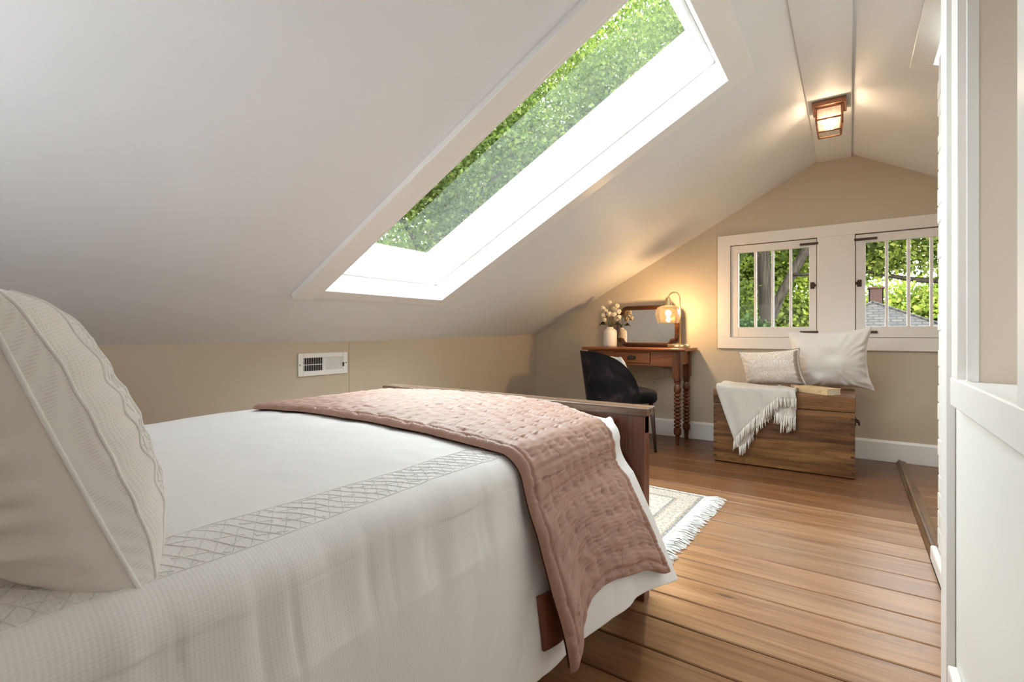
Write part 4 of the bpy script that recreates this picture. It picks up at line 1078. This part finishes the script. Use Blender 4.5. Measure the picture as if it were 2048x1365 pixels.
# ---- cushions, book, throw on the chest
big = cushion_obj('square_cushion', 'large plain white square cushion on the chest under the windows', 'cushion', 0.475, 0.425, 0.20, (-0.120, 4.070, 0.716),
    (math.radians(-14), math.radians(3), math.radians(184)), MT['white_cloth'], MT['white_cloth'], (MT['white_cloth'], 0.0035), nu=90, nv=80, seed=14, wr=0.006, pinch=0.11, ear=0.12)
lum = cushion_obj('lumbar_cushion', 'small block printed lumbar cushion with a taupe flange, leaning on the white cushion', 'cushion', 0.40, 0.265, 0.13, (-0.465, 3.955, 0.652),
    (math.radians(-20), math.radians(5), math.radians(170)), MT['block'], MT['white_cloth'], (MT['band'], 0.003), nu=70, nv=54, seed=17, wr=0.003, pinch=0.07, ear=0.08)
# taupe band down the right edge of the lumbar cushion (front face, local -x side)
o_, Rn_, F_ = lum
bs = F_[2:7, 2:-2, :].copy(); bs[..., 1] += 0.0015
build('flange', M().grid(bs @ Rn_.T), MT['band'], lum[0], smooth=True, local=True, label='taupe stitched flange')
bs = F_[7:8, 2:-2, :]; bs2 = [tuple(Rn_ @ (p+np.array([0, 0.002, 0]))) for p in bs[0]]
build('stitching', M().tube(bs2, 0.0012, 4, False), MT['ink'], lum[0], local=True)
bk = empty('book', (-0.180, 3.772, KH), 'old tan cloth book lying on the chest in front of the white cushion', 'book', None, math.radians(-36))
build('pages', M().box(-0.118, 0.118, -0.052, 0.058, 0.004, 0.036), MT['paper'], bk, local=True)
cv = M(); cv.box(-0.121, 0.121, -0.058, 0.062, 0, 0.004); cv.box(-0.121, 0.121, -0.058, 0.062, 0.036, 0.040); cv.box(-0.121, 0.121, -0.060, -0.052, 0, 0.040)
build('cover', cv, MT['bookcover'], bk, local=True, bevel=0.002)
for k in range(3): build('spine_print', M().box(-0.100+k*0.008, -0.097+k*0.008, -0.0608, -0.060, 0.010, 0.026), MT['ink'], bk, local=True)
for k in range(3): build('spine_print', M().box(0.060+k*0.007, 0.062+k*0.007, -0.0608, -0.060, 0.010+0.004*(k % 2), 0.026), MT['ink'], bk, local=True)

# throw: top part lies on the lid, front part hangs down with a diagonal fringed edge
thr = empty('throw_blanket', (-0.6, 3.80, KH), 'cream woven throw with knotted fringe draped over the left of the chest', 'blanket')
TZ = KH+0.008
def throw_sheet(x0t, x1t, left_drop, bottom, off, yback, n1=44, n2=60, shear=0.0):
    """columns across; each column runs over the lid then down the front to its own bottom height"""
    A = np.zeros((n1, n2, 3))
    for i in range(n1):
        a = i/(n1-1)
        xt = x0t+(x1t-x0t)*a
        zb = bottom(a); xb = left_drop(a)
        Lt = yback(a); Ld = TZ-zb
        for j in range(n2):
            t = j/(n2-1); s = t*(Lt+Ld)
            r = 0.018
            fold = 0.006*math.sin(a*11+off*300)+0.005*math.sin(a*23+t*3)
            if s < Lt:
                y_ = KY0-0.012-off+Lt-s; z_ = TZ+off+0.004*math.sin(s*30+a*6)*min(1, (Lt-s)/0.05)+0.010*math.exp(-((a)/0.12)**2)
                if Lt-s < r: z_ -= (r-(Lt-s))**2/(2*r)
                x_ = xt
            else:
                q = (s-Lt)/max(Ld, 1e-4)
                z_ = TZ+off-0.009*min(1, (s-Lt)/0.012)-(s-Lt)+0.0; y_ = KY0-0.014-off-fold*min(1, q*2)-0.006*q
                x_ = xt+(xb-xt)*q
                if z_ < zb: z_ = zb
            A[i, j] = (x_, y_, z_)
    return A
def fringe_edge(A, L, mb_, n, r=0.0026, droop=(0.0, 0.0)):
    e_ = A[:, -1]
    for k in range(n):
        q = k/(n-1)*(len(e_)-1); i0 = int(min(q, len(e_)-2)); p = e_[i0]*(1-(q-i0))+e_[i0+1]*(q-i0)
        l_ = L*random.uniform(0.85, 1.1); dx = random.uniform(-0.008, 0.008)+droop[0]
        y_ = min(p[1], KY0-0.010)
        pts = [(p[0], y_, p[2]), (p[0]+dx*0.4, y_-0.004, p[2]-l_*0.35), (p[0]+dx*0.7, y_-0.003, p[2]-l_*0.7), (p[0]+dx, y_-0.001, p[2]-l_)]
        mb_.tube(pts, [r*0.8, r*1.15, r, r*1.2], 5)
        mb_.ball((p[0], y_-0.001, p[2]-0.004), r*1.5, 5, 4)
# back layer (longest point)
frm = M()
LB = throw_sheet(-0.775, -0.50, lambda a: -0.635+0.235*a, lambda a: 0.118+0.33*a**0.9-0.045*math.exp(-((a-0.22)/0.14)**2), 0.004, lambda a: 0.27)
frB = M(); fringe_edge(LB[2:], 0.070, frB, 40)
LA = throw_sheet(-0.772, -0.375, lambda a: -0.655+0.275*a, lambda a: 0.165+0.325*a**0.85, 0.015, lambda a: 0.30-0.05*a)
frA = M(); fringe_edge(LA, 0.085, frA, 54)
LC = throw_sheet(-0.44, -0.290, lambda a: -0.405+0.115*a, lambda a: 0.385-0.02*a, 0.004, lambda a: 0.20, 24, 50)
frC = M(); fringe_edge(LC, 0.085, frC, 22)
LD = throw_sheet(-0.40, -0.292, lambda a: -0.395+0.11*a, lambda a: 0.475, 0.016, lambda a: 0.18, 20, 40)
frD = M(); fringe_edge(LD, 0.065, frD, 18)
LE = throw_sheet(-0.385, -0.300, lambda a: -0.372+0.082*a, lambda a: 0.330+0.03*a, 0.0015, lambda a: 0.15, 18, 40)
frE = M(); fringe_edge(LE, 0.085, frE, 13)
for nm, A in (('back_layer', LB), ('front_layer', LA), ('side_layer', LC), ('side_layer', LD), ('side_layer', LE)):
    o = build(nm, M().grid(A), MT['throw'], thr, smooth=True)
    sd = o.modifiers.new('solid', 'SOLIDIFY'); sd.thickness = 0.006; sd.offset = 0
for fmb in (frA, frB, frC, frD, frE):
    build('fringe', fmb, MT['fringe'], thr, smooth=True, kind='stuff')

# ================================================================== CEILING LANTERN
cl = empty('ceiling_lantern', (-0.095, 3.265, 2.182), 'lit copper lantern with seeded glass, mounted on the ridge board', 'ceiling light')
pt = M(); q = 0.080; pt.box(-q, q, -q, q, -0.030, 0.0)
build('canopy', pt, MT['bronze'], cl, local=True, bevel=0.003)
t0, t1, zt, zb = 0.062, 0.052, -0.036, -0.165
zm = -0.098
def quadpt(sx_, sy_, z):
    t = (z-zt)/(zb-zt)
    # bulges at the middle joint: straight upper section, tapering lower section
    w_ = 0.060 if z > zm else 0.060+(t1-0.060)*(z-zm)/(zb-zm)
    return (sx_*w_, sy_*w_, z)
cor = [(-1, -1), (1, -1), (1, 1), (-1, 1)]
for c in cor:
    build('frame_bar', M().tube([quadpt(c[0], c[1], -0.028), quadpt(c[0], c[1], zm), quadpt(c[0], c[1], zb)], 0.0052, 4), MT['bronze'], cl, local=True)
for z in (zt, zm, zb):
    for k in range(4):
        a, b_ = cor[k], cor[(k+1) % 4]
        build('cross_bar', M().tube([quadpt(a[0], a[1], z), quadpt(b_[0], b_[1], z)], 0.0048, 4), MT['bronze'], cl, local=True)
for k in range(4):
    a, b_ = cor[k], cor[(k+1) % 4]
    for z0, z1 in ((zt, zm), (zm, zb)):
        g_ = [quadpt(a[0]*0.97, a[1]*0.97, z0), quadpt(b_[0]*0.97, b_[1]*0.97, z0), quadpt(b_[0]*0.97, b_[1]*0.97, z1), quadpt(a[0]*0.97, a[1]*0.97, z1)]
        g2 = [(x*0.97, y_*0.97, z_) for x, y_, z_ in g_]
        build('glass_panel', M().hexa(g_+g2) if False else M().add(g_, [(0, 1, 2, 3)]), MT['seedy'], cl, local=True)
build('bulb', M().ball((0, 0, -0.112), 0.024, 14, 10, (1, 1, 1.4)), MT['lbulb'], cl, smooth=True, local=True)
build('bulb_holder', M().lathe([(0.016, -0.03), (0.016, -0.075), (0.010, -0.08)], (0, 0, 0), 14), MT['bronze'], cl, local=True, smooth=True)

# ================================================================== WALL VENT
vt = empty('wall_vent', (XW, 1.84, 0.711), 'white metal air register with louvres on the left knee wall', 'vent')
VY0, VY1, VZ0, VZ1 = 1.668, 2.012, 0.642, 0.779
fx = XW
ov = M(); iy0, iy1, iz0, iz1 = VY0+0.035, VY1-0.032, VZ0+0.030, VZ1-0.028; ym = (iy0+iy1)/2
ov.box(fx, fx+0.010, VY0, iy0, VZ0, VZ1); ov.box(fx, fx+0.010, iy1, VY1, VZ0, VZ1); ov.box(fx, fx+0.010, iy0, iy1, VZ0, iz0); ov.box(fx, fx+0.010, iy0, iy1, iz1, VZ1); ov.box(fx, fx+0.010, ym-0.008, ym+0.008, iz0, iz1)
build('face_plate', ov, MT['ventw'], vt, bevel=0.003)
build('duct_shadow', M().box(fx+0.0005, fx+0.001, iy0, iy1, iz0, iz1), MT['black'], vt)
for k in range(11):
    for (a, b_, tl2) in ((iy0, ym-0.008, 1), (ym+0.008, iy1, -1)):
        yc = a+(b_-a)*(k+0.5)/11; wd = (b_-a)/11
        if tl2 == 1: p_ = [(fx+0.001, yc+0.004), (fx+0.009, yc-0.001), (fx+0.009, yc+0.001), (fx+0.001, yc+0.006)]
        else: p_ = [(fx+0.001, yc-0.007), (fx+0.009, yc+0.004), (fx+0.009, yc+0.006), (fx+0.001, yc-0.005)]
        build('louvre', M().prism(p_, 2, iz0, iz1), MT['ventw'], vt)
build('cross_vane', M().box(fx+0.001, fx+0.003, iy0, ym-0.008, 0.707, 0.712), MT['ventw'], vt)
build('lever', M().box(fx+0.008, fx+0.018, iy1-0.004, iy1+0.001, 0.69, 0.715), MT['iron'], vt)
for yy in (VY0+0.010, VY1-0.012):
    sc_ = M().lathe([(0.004, 0), (0.0035, 0.002), (0.001, 0.003)], (0, 0, 0), 8); sc_.v = [(fx+0.010+z_, yy+x_, 0.711+y_) for x_, y_, z_ in sc_.v]
    build('screw', sc_, MT['iron'], vt)
# metal corner plate at the threshold end
cpz = M(); cpz.box(0.300, 0.318, 2.545, 2.60, 0.017, 0.022); cpz.box(0.296, 0.300, 2.545, 2.60, 0.0, 0.03)
tag(build('corner_plate', cpz, MT['iron'], bevel=0.001), 'small dark metal plate at the near end of the floor threshold', 'plate')

# ================================================================== OUTSIDE
GZ = -3.3
struct('ground', M().box(-60, 60, YE+0.6, 90, GZ-0.1, GZ), MT['lawn'])
struct('ground_side', M().box(-60, -3.4, -30, YE+0.6, GZ-0.1, GZ), MT['lawn'])
def leaf_cloud(pts, size, flat=0.0, droop=0.0, seed=0, shape='leaf'):
    r = np.random.default_rng(seed); n = len(pts)
    d = r.normal(size=(n, 3)); d[:, 2] = d[:, 2]*(1-flat)-droop; d /= np.linalg.norm(d, axis=1, keepdims=True)
    q = r.normal(size=(n, 3)); s = np.cross(d, q); s /= np.linalg.norm(s, axis=1, keepdims=True)+1e-9
    L = (size*r.uniform(0.6, 1.3, n))[:, None]; W = L*0.36
    nn = np.cross(s, d)
    v0 = pts; v1 = pts+d*L*0.45-s*W+nn*L*0.08; v2 = pts+d*L; v3 = pts+d*L*0.45+s*W+nn*L*0.08
    V_ = np.stack([v0, v1, v2, v3], 1).reshape(-1, 3)
    F_ = np.arange(n*4).reshape(n, 4)
    return V_, F_
def np_mesh(name, V_, F_, mat, parent, kind=None):
    me = bpy.data.meshes.new(name); nv, nf = len(V_), len(F_)
    me.vertices.add(nv); me.vertices.foreach_set('co', V_.astype(np.float32).ravel())
    me.loops.add(nf*4); me.loops.foreach_set('vertex_index', F_.astype(np.int32).ravel())
    me.polygons.add(nf); me.polygons.foreach_set('loop_start', np.arange(0, nf*4, 4, dtype=np.int32))
    me.update(calc_edges=True); me.validate()
    me.materials.append(mat); o = bpy.data.objects.new(name, me); COL.objects.link(o); o.parent = parent
    if kind: o['kind'] = kind
    return o
def tree(label, trunk_paths, blobs, n, size, mat, seed, name='leafy_tree', clump=0.45, per=26, droop=0.25):
    """trunk_paths: list of (points, radii); blobs: (centre, radii) ellipsoids filled with leaf clumps"""
    r = np.random.default_rng(seed)
    base = trunk_paths[0][0][0]
    t = empty(name, base, label, 'tree')
    tp, tr = trunk_paths[0]
    build('trunk', M().tube(catmull(tp, 5), list(np.interp(np.linspace(0, len(tp)-1, 5*(len(tp)-1)+1), range(len(tp)), tr)), 10), MT['bark'], t, smooth=True)
    for bp_, br_ in trunk_paths[1:]:
        build('branch', M().tube(catmull(bp_, 5), list(np.interp(np.linspace(0, len(bp_)-1, 5*(len(bp_)-1)+1), range(len(bp_)), br_)), 8), MT['bark'], t, smooth=True)
    vol = np.array([b[1][0]*b[1][1]*b[1][2] for b in blobs]); vol = vol**0.75; vol /= vol.sum()
    allp = []
    for (c, rad), share in zip(blobs, vol):
        m = int(n*share/per)
        d = r.normal(size=(m, 3)); d /= np.linalg.norm(d, axis=1, keepdims=True); rr = r.uniform(0.15, 1, m)**0.45
        cen = np.array(c)+d*rr[:, None]*np.array(rad)
        p = (cen[:, None, :]+r.normal(size=(m, per, 3))*clump*np.array([1, 1, 0.55])).reshape(-1, 3); allp.append(p)
    P_ = np.concatenate(allp)
    V_, F_ = leaf_cloud(P_, size, 0.3, droop, seed)
    b3 = np.array(base)
    np_mesh('leaves', V_-b3, F_, mat, t, 'stuff')
    return t
# tree seen through the skylight (to the left of the house, reaching over the eave)
tree('tall maple tree filling the view through the skylight',
     [([(-7.2, 7.4, GZ), (-7.0, 7.2, 0), (-6.6, 7.0, 2.2), (-6.2, 6.9, 4.6), (-6.0, 6.9, 7.0)], [0.34, 0.28, 0.22, 0.15, 0.06]),
      ([(-6.7, 7.0, 1.6), (-6.0, 6.0, 2.2), (-5.5, 5.2, 2.5), (-5.2, 4.6, 2.6)], [0.09, 0.06, 0.04, 0.02]),
      ([(-6.6, 7.0, 1.9), (-5.4, 6.2, 2.5), (-4.6, 5.7, 2.9), (-3.9, 5.4, 3.1)], [0.09, 0.06, 0.035, 0.015]),
      ([(-6.5, 7.0, 2.5), (-5.0, 7.0, 3.6), (-3.6, 7.2, 4.4), (-2.4, 7.4, 5.0)], [0.11, 0.08, 0.05, 0.02]),
      ([(-6.3, 6.9, 3.2), (-5.2, 5.6, 3.8), (-4.4, 4.8, 4.1)], [0.08, 0.05, 0.02])],
     [((-6.0, 5.2, 2.7), (1.2, 1.4, 1.25)), ((-5.0, 6.2, 3.5), (1.4, 1.4, 1.2)), ((-3.9, 7.0, 4.3), (1.4, 1.3, 1.2)), ((-2.6, 7.8, 5.0), (1.4, 1.3, 1.3)), ((-1.3, 8.4, 5.6), (1.2, 1.2, 1.2)), ((-4.4, 5.4, 3.6), (0.8, 0.9, 0.8))],
     84000, 0.062, MT['leaf_maple'], 3, clump=0.18)
tree('feathery tree behind the maple in the skylight view',
     [([(-10.5, 11, GZ), (-10.3, 11, 1), (-10.1, 11, 5), (-10, 11, 8.5)], [0.4, 0.32, 0.22, 0.08]),
      ([(-10.2, 11, 2.4), (-9.2, 10.0, 3.2), (-8.6, 9.2, 3.5)], [0.12, 0.08, 0.03])],
     [((-10.4, 9.5, 3.4), (1.8, 2.0, 1.8)), ((-8.6, 11.6, 5.6), (2.2, 2.2, 2.0)), ((-5.6, 13.0, 7.6), (2.6, 2.2, 2.2)), ((-3.0, 14.0, 8.8), (2.4, 2.0, 2.0))],
     42000, 0.12, MT['leaf_bright'], 5, clump=0.34)
# big forked tree seen through the left window
tree('thick forked tree outside the left window',
     [([(-1.75, 12.4, GZ), (-1.62, 12.2, -0.8), (-1.50, 12.0, 0.9), (-1.55, 12.0, 2.1), (-1.62, 12.0, 3.2), (-1.9, 12.0, 5.0)], [0.34, 0.26, 0.17, 0.14, 0.12, 0.08]),
      ([(-1.42, 12.0, 1.25), (-1.22, 11.9, 1.72), (-0.98, 11.9, 2.2), (-0.70, 11.9, 2.75), (-0.2, 12.0, 3.7)], [0.12, 0.095, 0.095, 0.09, 0.05]),
      ([(-1.03, 11.9, 2.15), (-0.7, 11.6, 2.10), (-0.3, 11.5, 2.2)], [0.04, 0.03, 0.015]),
      ([(-1.6, 12.0, 2.5), (-2.1, 11.6, 3.0), (-2.6, 11.4, 3.1)], [0.06, 0.04, 0.02])],
     [((-1.6, 12.6, 4.2), (2.6, 1.6, 1.3)), ((-2.9, 11.6, 3.0), (1.0, 1.0, 0.8)), ((-0.2, 12.8, 3.6), (1.4, 1.0, 0.9)), ((-2.7, 12.6, 1.0), (0.8, 0.8, 1.4))],
     36000, 0.11, MT['leaf_maple'], 9, clump=0.26)
tree('bright green tree far behind the forked trunk',
     [([(-3.5, 18, GZ), (-3.5, 18, 2), (-3.4, 18, 4)], [0.3, 0.2, 0.1])],
     [((-4.0, 17.5, 1.4), (1.3, 1.0, 1.9)), ((-2.6, 17.0, 0.6), (1.2, 1.0, 2.0)), ((-1.3, 16.8, 0.6), (1.0, 0.8, 2.0)), ((-2.2, 17.6, 3.4), (1.8, 1.0, 1.1))],
     52000, 0.14, MT['leaf_bright'], 12, clump=0.34)
tree('spreading oak whose boughs hang over the neighbouring roof',
     [([(4.2, 14.0, GZ), (4.0, 14.0, 0.5), (3.4, 14.0, 2.6), (2.4, 13.8, 4.2), (1.6, 13.6, 5.0)], [0.36, 0.30, 0.22, 0.14, 0.06]),
      ([(3.5, 14.0, 2.1), (2.4, 13.6, 2.05), (1.4, 13.4, 2.0), (0.5, 13.3, 2.2), (-0.2, 13.3, 2.5)], [0.10, 0.08, 0.06, 0.04, 0.02]),
      ([(2.9, 14.0, 3.4), (2.0, 13.5, 3.2), (1.3, 13.3, 3.3)], [0.15, 0.11, 0.05])],
     [((1.2, 13.6, 3.0), (1.7, 0.9, 0.75)), ((2.6, 14.0, 3.1), (1.2, 1.0, 1.0)), ((0.3, 13.6, 2.8), (0.8, 0.7, 0.7)), ((1.3, 13.7, 4.4), (2.2, 1.2, 0.7)), ((2.4, 13.4, 1.95), (0.9, 0.6, 0.30))],
     42000, 0.10, MT['leaf_bright'], 15, clump=0.20)
tree('yellow green trees in the distance behind the neighbouring house',
     [([(4, 34, GZ), (4, 34, 2), (4, 34, 6)], [0.4, 0.3, 0.12])],
     [((2.0, 34, 1.2), (4.5, 2, 2.6)), ((6, 35, 1.8), (4, 2, 3.2)), ((-3, 36, 0), (4, 2, 3.2))],
     36000, 0.26, MT['leaf_bright'], 18, clump=0.55)
# spruce boughs low in the left window
def spruce():
    b0 = (-1.52, 9.6, GZ); t = empty('spruce_tree', b0, 'dark spruce with drooping boughs low outside the left window', 'tree')
    build('trunk', M().tube([b0, (-1.52, 9.6, 1.15)], [0.14, 0.02], 8), MT['bark'], t, smooth=True)
    bm2 = M(); P_ = []; r = np.random.default_rng(4)
    for k in range(95):
        z = -2.2+3.25*(k/95); L = 1.35*(1-(z+2.2)/4.4)+0.15; a = r.uniform(0, 2*PI)
        tip = np.array([math.cos(a)*L, math.sin(a)*L, -0.35*L])
        pts = [np.array([-1.52, 9.6, z])+tip*q+np.array([0, 0, 0.16*math.sin(q*PI)]) for q in np.linspace(0, 1, 6)]
        bm2.tube([tuple(p) for p in pts], [0.014, 0.012, 0.010, 0.008, 0.006, 0.004], 4)
        for q in np.linspace(0.15, 1, 55):
            c = np.array([-1.52, 9.6, z])+tip*q+np.array([0, 0, 0.16*math.sin(q*PI)])
            P_.append(c+r.normal(size=(6, 3))*np.array([0.03, 0.03, 0.05]))
    build('bough', bm2, MT['bark'], t, smooth=True, kind='stuff')
    P_ = np.concatenate(P_); V_, F_ = leaf_cloud(P_, 0.085, 0.2, 0.9, 8)
    np_mesh('needles', V_-np.array(b0), F_, MT['needles'], t, 'stuff')
spruce()
# neighbouring house with hipped shingle roof and brick chimney
HY = 20.0
house = empty('neighbour_house', (1.2, HY+3, GZ), 'neighbouring house with a grey shingle roof seen through the right window', 'house')
build('wall', M().box(-2.2, 5.2, HY+0.2, HY+7, GZ, -0.2), MT['siding'], house)
rf = M()
apex = (0.70, HY+3.2, 2.10); rb = (0.70, HY+6.0, 2.10)
e0, e1, e2, e3 = (-2.6, HY-1.0, -0.35), (5.6, HY-1.0, -0.35), (5.6, HY+7.4, -0.35), (-2.6, HY+7.4, -0.35)
rf.add([e0, e1, e2, e3, apex, rb], [(0, 1, 4), (1, 2, 5, 4), (2, 3, 5), (3, 0, 4, 5), (3, 2, 1, 0)])
build('roof', rf, MT['shingle'], house)
cap = M(); cap.tube([apex, ((apex[0]+e1[0])/2, (apex[1]+e1[1])/2, (apex[2]+e1[2])/2+0.01), e1], 0.05, 6); cap.tube([apex, e0], 0.05, 6)
build('hip_cap', cap, MT['shingle'], house)
chx0, chx1, chy0, chy1 = 0.60, 1.06, HY+3.6, HY+4.1
chm = build('chimney', M().box(chx0+0.008, chx1-0.008, chy0+0.008, chy1-0.008, 0.8, 2.66), MT['mortar'], house)
bm3 = M(); z = 1.5; row = 0
while z < 2.66:
    xs0 = chx0-(0.10 if row % 2 else 0)
    x = xs0
    while x < chx1-0.01:
        a = max(x, chx0); b_ = min(x+0.19, chx1)
        if b_-a > 0.03: bm3.box(a, b_, chy0, chy0+0.05, z, z+0.055)
        x += 0.205
    for yy in np.arange(chy0, chy1-0.05, 0.2): bm3.box(chx0, chx0+0.04, yy, yy+0.185, z, z+0.055); bm3.box(chx1-0.04, chx1, yy, yy+0.185, z, z+0.055)
    z += 0.068; row += 1
bm3.box(chx0-0.04, chx1+0.04, chy0-0.04, chy1+0.04, 2.64, 2.70)
build('bricks', shift(bm3, house['wloc']), MT['redbrick'], chm, local=True, kind='stuff')
wr_ = M().tube(catmull([(-9, 15, 0.95), (-2, 13.5, 0.86), (3, 12.6, 0.80), (9, 11.5, 0.9)], 10), 0.012, 5)
tag(build('utility_wire', wr_, MT['black'], smooth=True), 'thin black utility wire crossing low behind both windows', 'wire')

# ---- sampling portals in the openings (they emit nothing themselves)
def portal(loc, sx_, sy_, rot):
    l_ = bpy.data.lights.new('daylight_portal', 'AREA'); l_.shape = 'RECTANGLE'; l_.size = sx_; l_.size_y = sy_
    l_.cycles.is_portal = True
    o = bpy.data.objects.new('daylight_portal', l_); COL.objects.link(o); o.location = loc; o.rotation_euler = rot
c_ = LP((S0+S1)/2, (YO0+YO1)/2, 0.34); portal(c_, S1-S0, YO1-YO0, (0, -P28, 0))
c_ = RP((RS0+RS1)/2, (RO0+RO1)/2, 0.34); portal(c_, RS1-RS0, RO1-RO0, (0, P28, 0))
for x0, x1 in (WL, WR): portal(((x0+x1)/2, YE+0.16, (WZ0+WZ1)/2), x1-x0, WZ1-WZ0, (-PI/2, 0, 0))
portal(((RWX0+RWX1)/2, YB-0.13, (RWZ0+RWZ1)/2), RWX1-RWX0, RWZ1-RWZ0, (PI/2, 0, 0))
